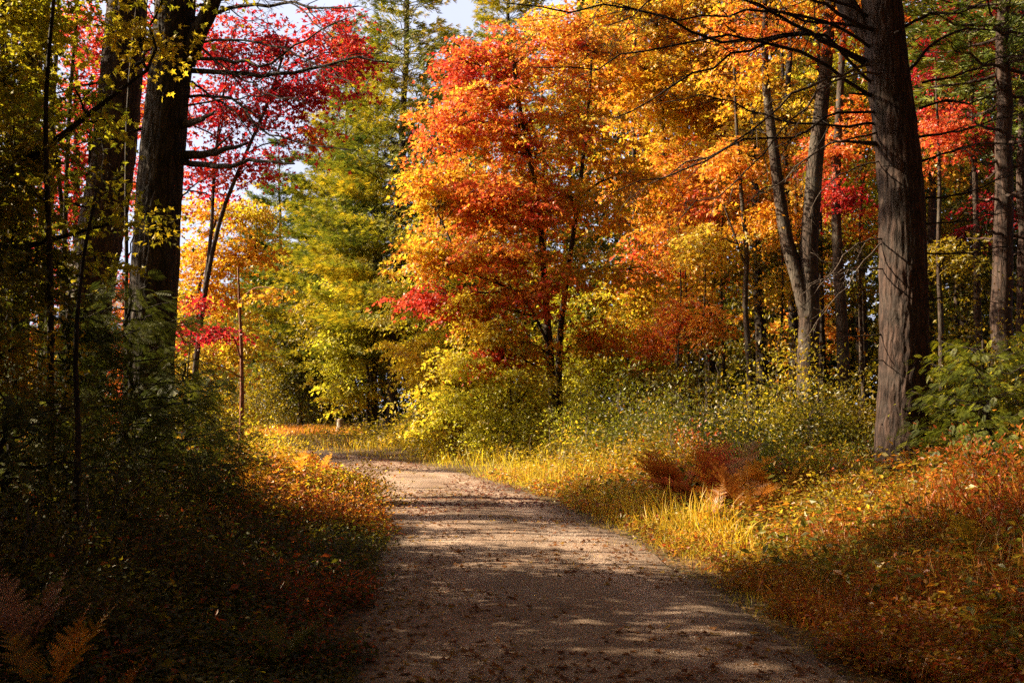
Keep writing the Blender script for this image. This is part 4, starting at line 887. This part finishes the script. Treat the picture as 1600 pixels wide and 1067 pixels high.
# ------------------------------------------------------------------ shrubs
SH = [  # px, D, width, height, palette, n, size, label
 (1110, 20.5, 2.9, 1.9, GOLD[:1] + OLIV, 8500, .08, 'broad olive thicket in front of the slim pale trunk'),
 (1230, 19.0, 2.4, 2.2, YELG[:2] + OLIV[1:], 8500, .08, 'tall yellow-flecked olive thicket under the forked trunk'),
 (1318, 19.6, 1.6, 1.7, OLIV[:3], 6500, .08, 'olive bush pressed against the left side of the massive trunk'),
 (1010, 24, 2.6, 1.7, YELG[2:] + OLIV[2:], 6500, .085, 'green bush right behind the twin maple trunks'),
 (920, 27, 2.4, 2.0, YELB[2:] + YELG[2:], 6000, .09, 'yellow-green bush filling the gap right of the twin trunks'),
 (800, 29, 2.6, 1.8, YELB[2:] + YELG[1:], 5500, .09, 'light green bush left of the twin trunks'),
 (1190, 15.8, 1.9, .85, YELG[2:] + OLIV[2:3], 4200, .055, 'low glossy green bush behind the rust-red bracken'),
 (1275, 15.2, 1.5, .6, YELG[1:] + OLIV[2:3], 4200, .055, 'low green bush left of the massive trunk foot'),
 (1530, 15.8, 2.6, 2.7, YELG, 5200, .07, 'yellow-leaved bush rising behind the bright hemlock'),
 (1440, 16.2, 1.0, 1.7, YELG[:3], 420, .07, 'sparse yellow-leaved bush in front of the massive trunk'),
 (1590, 10.5, 1.7, 1.0, OLIV[:2] + FIRE[1:3], 3800, .055, 'mixed red and olive bush at the right edge'),
 (700, 33, 2.4, 1.5, YELG[:3], 4200, .1, 'sunny yellow bush at the outer side of the bend'),
 (668, 38, 1.8, .8, GOLD[2:] + YELG[:2], 3800, .11, 'sunny golden bush near the brown far trunk'),
 (1085, 30, 3, 2.2, OLIV[:3] + FIRE[1:2], 5200, .1, 'orange-tinged olive bush below the thin poles'),
 (455, 61, 6, 3.0, OLIV, 5000, .14, 'dark olive bush at the end of the orange clearing'),
 (395, 56, 5.0, 3.4, OLIV[:3], 5000, .13, 'olive bush behind the lone reddish sapling'),
 (500, 62, 5, 3.4, DEEP, 4200, .15, 'darkest bush behind the pale stump'),
 (330, 30, 3.0, 2.4, YELG[1:] + OLIV, 5200, .1, 'olive bush under the golden maple'),
 (345, 17.5, 1.6, 1.1, YELG[:3] + OLIV[:1], 3600, .06, 'yellow-green bush on the left bank near the sapling'),
 (420, 24, 1.8, .9, YELG[:2] + GOLD[2:], 3600, .075, 'bright yellow bush right of the reddish sapling'),
 (265, 12.2, 1.7, 1.2, OLIV[1:] + HEML[:1], 3800, .055, 'dark bush at the foot of the forked pine'),
 (140, 8.2, 1.6, 1.3, OLIV[1:], 3600, .05, 'shaded bush in the middle of the left undergrowth'),
 (30, 6.2, 1.3, 1.0, DEEP + OLIV[1:], 3200, .045, 'almost black bush in the lower left'),
 (560, 17.0, 1.1, .62, GOLD[1:] + YELG[:2] + RUST[:1], 2600, .055, 'gold and rust bush bulging over the left road edge'),
 (520, 13.5, 1.2, .55, OLIV[:2] + RUST, 2600, .05, 'rust-tinted bush on the left bank nearer the camera'),
 (890, 30.5, 1.2, .8, RUST[:2] + CRIM[3:], 1500, .08, 'small deep red bush around the feet of the twin trunks'),
 (1340, 12.2, 1.6, .5, OLIV[:2] + YELG[:2], 3200, .05, 'green and yellow bush below the massive trunk'),
 (1450, 11.5, 1.7, .55, RUST + OLIV[:2], 3400, .05, 'rust and olive bush in front of the right hemlocks'),
 (1165, 17.2, 1.2, 1.3, DEEP[:2] + OLIV[2:3], 2600, .07, 'small very dark bush between the broad olive thicket and the bracken'),
 (1060, 18.5, 1.3, 1.0, RUST[:2] + OLIV[:2], 2600, .07, 'rust-tinged bush at the left foot of the broad olive thicket'),
 (1365, 16.3, 1.1, .9, OLIV[1:] + YELG[1:2], 2600, .06, 'dark olive bush just left of the massive trunk foot'),
]
for px, D, w_, h, pal, n, size, lb in SH:
    shrub('shrub', lb, px, D, w_, h, pal, 'shrubs along the road', size, n, sr=.16 + .006 * D)

# ------------------------------------------------------------------ ferns
for i, (px, D, L, nf, lb) in enumerate([(1150, 13.0, .34, 2, 'leftmost upright golden frond pair beside the rust bracken'), (1172, 12.8, .38, 1, 'tall single pale-gold upright frond beside the rust bracken'), (1206, 13.3, .36, 2, 'upright golden frond pair nearest the massive trunk')]):
    fern('fern', lb, px, D, L, nf, GOLD[:3], az=1.5, spread_=2.0, rise=(1.8, 2.2), pn=7, lift=.05)
FE = [(1120, 14.2, 1.3, 15, RUST, 'large rust-red bracken clump arching over the right verge'), (1050, 16.0, 1.15, 11, RUST, 'rust-red bracken behind the tall yellow grass'), (1165, 13.2, .9, 9, RUST[2:] + GOLD[:1], 'orange fern with upright fronds right of the rust-red clump'),
      (1205, 13.8, .85, 5, GOLD[:2] + RUST[3:], 'pair of golden upright fronds in front of the green bush'), (1240, 14.5, .6, 4, RUST, 'small rust fern under the low green bush'),
      (1100, 12.4, .6, 6, RUST[2:] + GOLD[:2], 'yellowing fern in the grass below the bracken'),
      (1530, 8.6, .6, 7, GOLD[1:] + RUST[3:], 'golden fern standing in the right undergrowth'), (1580, 9.6, .6, 5, RUST, 'brown fern at the right edge'),
      (365, 13.5, .95, 9, GOLD[:2] + RUST[2:], 'golden fern glowing on the left bank below the sapling'), (405, 15.0, .9, 8, RUST[2:] + GOLD[:1], 'orange fern to the right of the golden one on the left bank'), (460, 19.5, .7, 7, GOLD[:2] + RUST[3:], 'golden fern by the far left road edge'), (300, 12.5, .6, 6, RUST, 'dull rust fern between forked pine and left bank'),
      (500, 23, .7, 7, GOLD[:2] + RUST[2:], 'orange fern tuft where the road bends left')]
for i, (px, D, L, nf, pal, lb) in enumerate(FE):
    fern('fern', lb, px, D, L, nf, pal, lift=.1, pn=7, rise=(.6, 1.25))
fern('fern', 'pinkish dry fern in the bottom left corner', 52, 4.8, .33, 6, [(.60, .27, .17), (.66, .36, .2)], az=1.2, spread_=3.8, rise=(1.0, 1.4), lift=.36, pn=9)
fern('fern', 'golden lower fern under the pinkish one', 88, 4.5, .42, 3, GOLD[:2], az=1.6, spread_=2.4, rise=(1.0, 1.5), lift=.22, pn=9)
fern('fern', 'small orange fern sprig at the bottom left', 165, 4.3, .38, 2, RUST[2:] + GOLD[:1], az=.6, spread_=.8, rise=(1.1, 1.4), lift=.15, pn=8)
fern('fern', 'green fern low beside the near left road edge', 440, 6.0, .42, 6, HEML[:2] + YELG[2:], pn=8, lift=.08)

# ------------------------------------------------------------------ undergrowth, grass, leaves on the road
def scatter(n, side, D0, D1, dmin, dmax, seed, pw=1.0):
    """points beside the road, denser near the camera, inside the view plus a margin"""
    u = R.random(n * 3); D = D0 * (D1 / D0) ** (u ** pw)
    x = R.uniform(-1, 1, n * 3) * (D * .56 + 1.6)
    s = road_dist(x, D) * side
    edge = dmin + .22 * noise(np.c_[x, D, 0 * x], 1.6, seed)
    k = (s > edge) & (s < dmax); return x[k][:n], D[k][:n], s[k][:n]
def cover(name, label, side, n, D0, D1, dmin, dmax, hfun, pal, size, seed, group=None, palf=None, per=7, bias=0.):
    x, D, s = scatter(n, side, D0, D1, dmin, dmax, seed)
    m = len(x); base = np.c_[x, D, H(x, D)]
    hh = hfun(s, D, base) * R.uniform(.35, 1.15, m) * (1 + .5 * noise(base, 1.7, seed + 2)); hh = np.clip(hh, .03, 2)
    mb = MB(); lean = R.normal(size=(m, 2)) * .22 * hh[:, None]
    # stalks
    sp = base.copy(); top = base + np.c_[lean, hh]
    tb = T_BLADE[0] * [.28, 1, 1]; leaves(mb, (tb, T_BLADE[1]), sp, top - sp, R.normal(size=(m, 3)), hh * .98, np.tile([.16, .10, .04], (m, 1)) * .8)
    idx = np.repeat(np.arange(m), per); t = R.uniform(.35, 1.05, len(idx)); q = sp[idx] + (top - sp)[idx] * t[:, None]
    q += R.normal(size=q.shape) * [.07, .07, .04] * (.6 + D[idx] / 20)[:, None]; q[:, 2] = np.maximum(q[:, 2], base[idx, 2] + .015)
    dv = R.normal(size=q.shape); dv[:, 2] = dv[:, 2] * .35 + .05
    sz = size * (.65 + D[idx] / 24) * R.uniform(.6, 1.35, len(idx))
    c = tint(pal, q, .7, seed, .28, bias)
    if palf is not None:
        pl2, fn = palf; wgt = np.clip(fn(s[idx], D[idx], q) + R.normal(size=len(idx)) * .18, 0, 1)[:, None]; c = c * (1 - wgt) + tint(pl2, q, .7, seed + 5, .28) * wgt
    leaves(mb, T_OVAL, q, dv, np.array([0, 0, 1.]) + R.normal(size=q.shape) * .45, sz, c)
    return setp(mb.build(name, M_LEAF), label, 'undergrowth', group, 'stuff')
def grass(name, label, side, n, D0, D1, dmin, dmax, hfun, pal, seed, wf=1.0):
    x, D, s = scatter(n, side, D0, D1, dmin, dmax, seed); m = len(x); base = np.c_[x, D, H(x, D)]
    cl = noise(base, 2.2, seed); k = cl + R.random(m) * 1.2 > .1; base, D, s = base[k], D[k], s[k]; m = len(base)
    hh = hfun(s, D) * R.uniform(.45, 1.25, m) * (1 + .35 * noise(base, 1.2, seed + 1)); hh = np.clip(hh, .03, 1.2)
    dv = R.normal(size=(m, 3)) * .38; dv[:, 2] = 1; dv[:, 0] += -.12 * side
    mb = MB(); tv = T_BLADE[0].copy(); tv[:, 0] *= .55 * wf
    leaves(mb, (tv, T_BLADE[1]), base, dv, R.normal(size=(m, 3)) + [0, 0, .6], hh, tint(pal, base, .6, seed, .25))
    return setp(mb.build(name, M_GRASS), label, 'grass', None, 'stuff')

MIXR = [(.50,.10,.02),(.62,.24,.02),(.60,.38,.03),(.34,.30,.03),(.16,.18,.02),(.40,.09,.03)]
cover('undergrowth', 'tangle of orange, yellow and green leafy plants on the right bank', 1, 32000, 4.2, 24, 1.75, 11,
      lambda s, D, b: .14 + .34 * sstep(2, 5, s), MIXR, .048, 41, palf=(RUST + OLIV[:2] + RUST[:2], lambda s, D, q: 1.0 * (1 - sstep(6.5, 11, D)) * .85))
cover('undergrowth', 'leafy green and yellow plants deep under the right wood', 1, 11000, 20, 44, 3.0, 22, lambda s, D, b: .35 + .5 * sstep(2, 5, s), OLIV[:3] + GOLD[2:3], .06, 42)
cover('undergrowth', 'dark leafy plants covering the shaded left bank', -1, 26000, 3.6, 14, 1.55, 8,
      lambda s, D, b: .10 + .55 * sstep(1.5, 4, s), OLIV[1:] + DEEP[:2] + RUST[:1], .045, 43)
cover('undergrowth', 'sunlit yellow and rust plants on the left bank before the bend', -1, 20000, 12.5, 34, 1.5, 9,
      lambda s, D, b: .12 + .42 * sstep(1.5, 3.5, s), YELG[:3] + RUST[1:3] + GOLD[:2], .055, 44)
cover('undergrowth', 'dim plants under the left wood', -1, 9000, 13, 44, 6.5, 22, lambda s, D, b: .5 + 0 * s, OLIV, .06, 45)
grass('grass', 'long yellow-green grass leaning over the right road edge', 1, 27000, 6.5, 25, 1.3, 2.5, lambda s, D: .07 + .40 * sstep(1.35, 2.4, s) * sstep(6.5, 12, D), YELB[:2] + GOLD[1:3] + YELG[1:3], 51, .8)
grass('grass', 'golden grass on the verge around the bend', 1, 14000, 20, 46, 1.4, 5.5, lambda s, D: .15 + .30 * sstep(1.4, 3, s), YELB[:3] + GOLD[1:3], 52, 1.6)
grass('grass', 'reddish brown dry grass in the near right undergrowth', 1, 16000, 4, 11, 1.8, 6, lambda s, D: .2 + .35 * sstep(2, 4, s), RUST + [(.30, .18, .05)], 53, .7)
grass('grass', 'short dim grass along the near left road edge', -1, 8000, 3.8, 16, 1.4, 2.6, lambda s, D: .08 + .18 * sstep(1.4, 2.4, s), OLIV + YELG[1:2], 54, .8)
grass('grass', 'short golden grass along the left road edge before the bend', -1, 7000, 14, 40, 1.4, 2.8, lambda s, D: .08 + .2 * sstep(1.4, 2.4, s), YELG[:3], 55, 1.3)
cover('undergrowth', 'taller broad-leaved weeds among the plants of the right bank', 1, 2600, 5.5, 18, 2.3, 9, lambda s, D, b: .30 + .25 * sstep(2.5, 5, s), MIXR[1:5] + HEML[:1], .085, 47, per=8)
cover('undergrowth', 'broad-leaved weeds in the shade of the left bank', -1, 2200, 4.2, 16, 1.9, 7, lambda s, D, b: .25 + .3 * sstep(2, 4, s), OLIV + RUST[:1], .08, 48, per=8)
grass('grass', 'low green weeds creeping over the near right road edge', 1, 4200, 4.2, 9, 1.35, 2.2, lambda s, D: .05 + .10 * sstep(1.4, 2.0, s), YELG[1:] + RUST[:1], 56, 1.2)
# orange clearing beyond the bend
m = 16000; x = R.uniform(-26, -8, m); y = R.uniform(47, 60, m); k = np.abs(road_dist(x, y)) > 1.5; b = np.c_[x, y, H(x, y)][k]; mb = MB()
leaves(mb, T_BLADE, b, np.array([0, 0, 1.]) + R.normal(size=b.shape) * .35, R.normal(size=b.shape), R.uniform(.15, .45, len(b)), tint(RUST[1:] + GOLD[:2], b, .3, 3, .25))
setp(mb.build('grass', M_GRASS), 'rusty orange grass of the clearing at the end of the road', 'grass', None, 'stuff')
# sparse grass tufts down the middle of the road
m = 9000; y = R.uniform(5, 30, m); c = np.interp(y, ROAD[:, 1], ROAD[:, 0]); x = c + R.normal(size=m) * .33 + .05
k = noise(np.c_[x * 2, y * .8, 0 * x], 1.0, 9) > .45; b = np.c_[x, y, H(x, y) + .01][k]; mb = MB(); tv = T_BLADE[0].copy(); tv[:, 0] *= 1.4
leaves(mb, (tv, T_BLADE[1]), b, np.array([0, 0, 1.]) + R.normal(size=b.shape) * .8, R.normal(size=b.shape), R.uniform(.02, .05, len(b)), tint(YELG[:3], b, .3, 3, .25))
setp(mb.build('grass', M_GRASS), 'low yellow-green grass patches on the crown of the road', 'grass', None, 'stuff')
# fallen leaves
def litter(name, label, n, D0, D1, lo, hi, size, pal, seed):
    D = D0 * (D1 / D0) ** R.random(n); c = np.interp(D, ROAD[:, 1], ROAD[:, 0]); x = c + R.uniform(lo, hi, n)
    p = np.c_[x, D, H(x, D) + .022]; k = noise(p, .7, seed) + np.abs(x - c) * .35 + R.random(n) * .9 > .55; p = p[k]; mb = MB()
    leaves(mb, T_MAPLE, p, R.normal(size=p.shape) * [1, 1, .12], np.array([0, 0, 1.]) + R.normal(size=p.shape) * .3, size * R.uniform(.6, 1.3, len(p)), tint(pal, p, .5, seed, .3) * .8)
    setp(mb.build(name, M_DRY), label, 'fallen leaves', None, 'stuff')
litter('fallen_leaves', 'brown and purplish fallen leaves strewn across the road before the bend', 4200, 15, 34, -1.6, 1.6, .075, [(.20,.06,.05),(.30,.13,.06),(.42,.22,.07),(.16,.08,.06)], 61)
litter('fallen_leaves', 'scattered fallen leaves along the near road', 3600, 4, 15, -1.8, 2.0, .062, [(.22,.08,.04),(.40,.16,.04),(.26,.14,.07),(.55,.33,.05)], 62)
# loose stones
n = 13000; D = 3.6 * (13 / 3.6) ** R.random(n); c = np.interp(D, ROAD[:, 1], ROAD[:, 0]); x = c + R.uniform(-1.5, 1.5, n); p = np.c_[x, D, H(x, D) + .013]
T_STONE = (np.array([(.5,0,.1),(0,.5,.05),(-.5,0,.1),(0,-.5,.0),(.1,.05,.42)]), np.array([(0,1,4),(1,2,4),(2,3,4),(3,0,4)])); mb = MB()
leaves(mb, T_STONE, p, R.normal(size=p.shape) * [1, 1, .1], np.array([0, 0, 1.]) + R.normal(size=p.shape) * .12, R.uniform(.006, .018, n) * (.7 + D / 24), tint([(.20,.15,.12),(.40,.31,.26),(.60,.49,.42)], p, .5, 3, .3))
m_st, N, L = new_mat('stone'); at = N.new('ShaderNodeAttribute'); at.attribute_name = 'tint'; pb = N.new('ShaderNodeBsdfPrincipled'); pb.inputs['Roughness'].default_value = .8; oo = N.new('ShaderNodeOutputMaterial')
L.new(at.outputs['Color'], pb.inputs['Base Color']); L.new(pb.outputs[0], oo.inputs[0])
setp(mb.build('gravel', m_st), 'loose gravel stones on the road surface', 'gravel', None, 'stuff')

log('dark bent dead branch lying over the left bank below the sapling', (370, 15.5), (470, 14.2), .022, M_DBARK)
log('pale dead stick among the plants left of the sapling', (250, 13), (345, 14), .018, M_PALE)
log('pale fallen stem lying beside the brown far trunk', (590, 49), (572, 50), .07, M_PALE)
log('small pale stick on the near left edge of the road', (592, 8.6), (640, 9.0), .010, M_PALE)
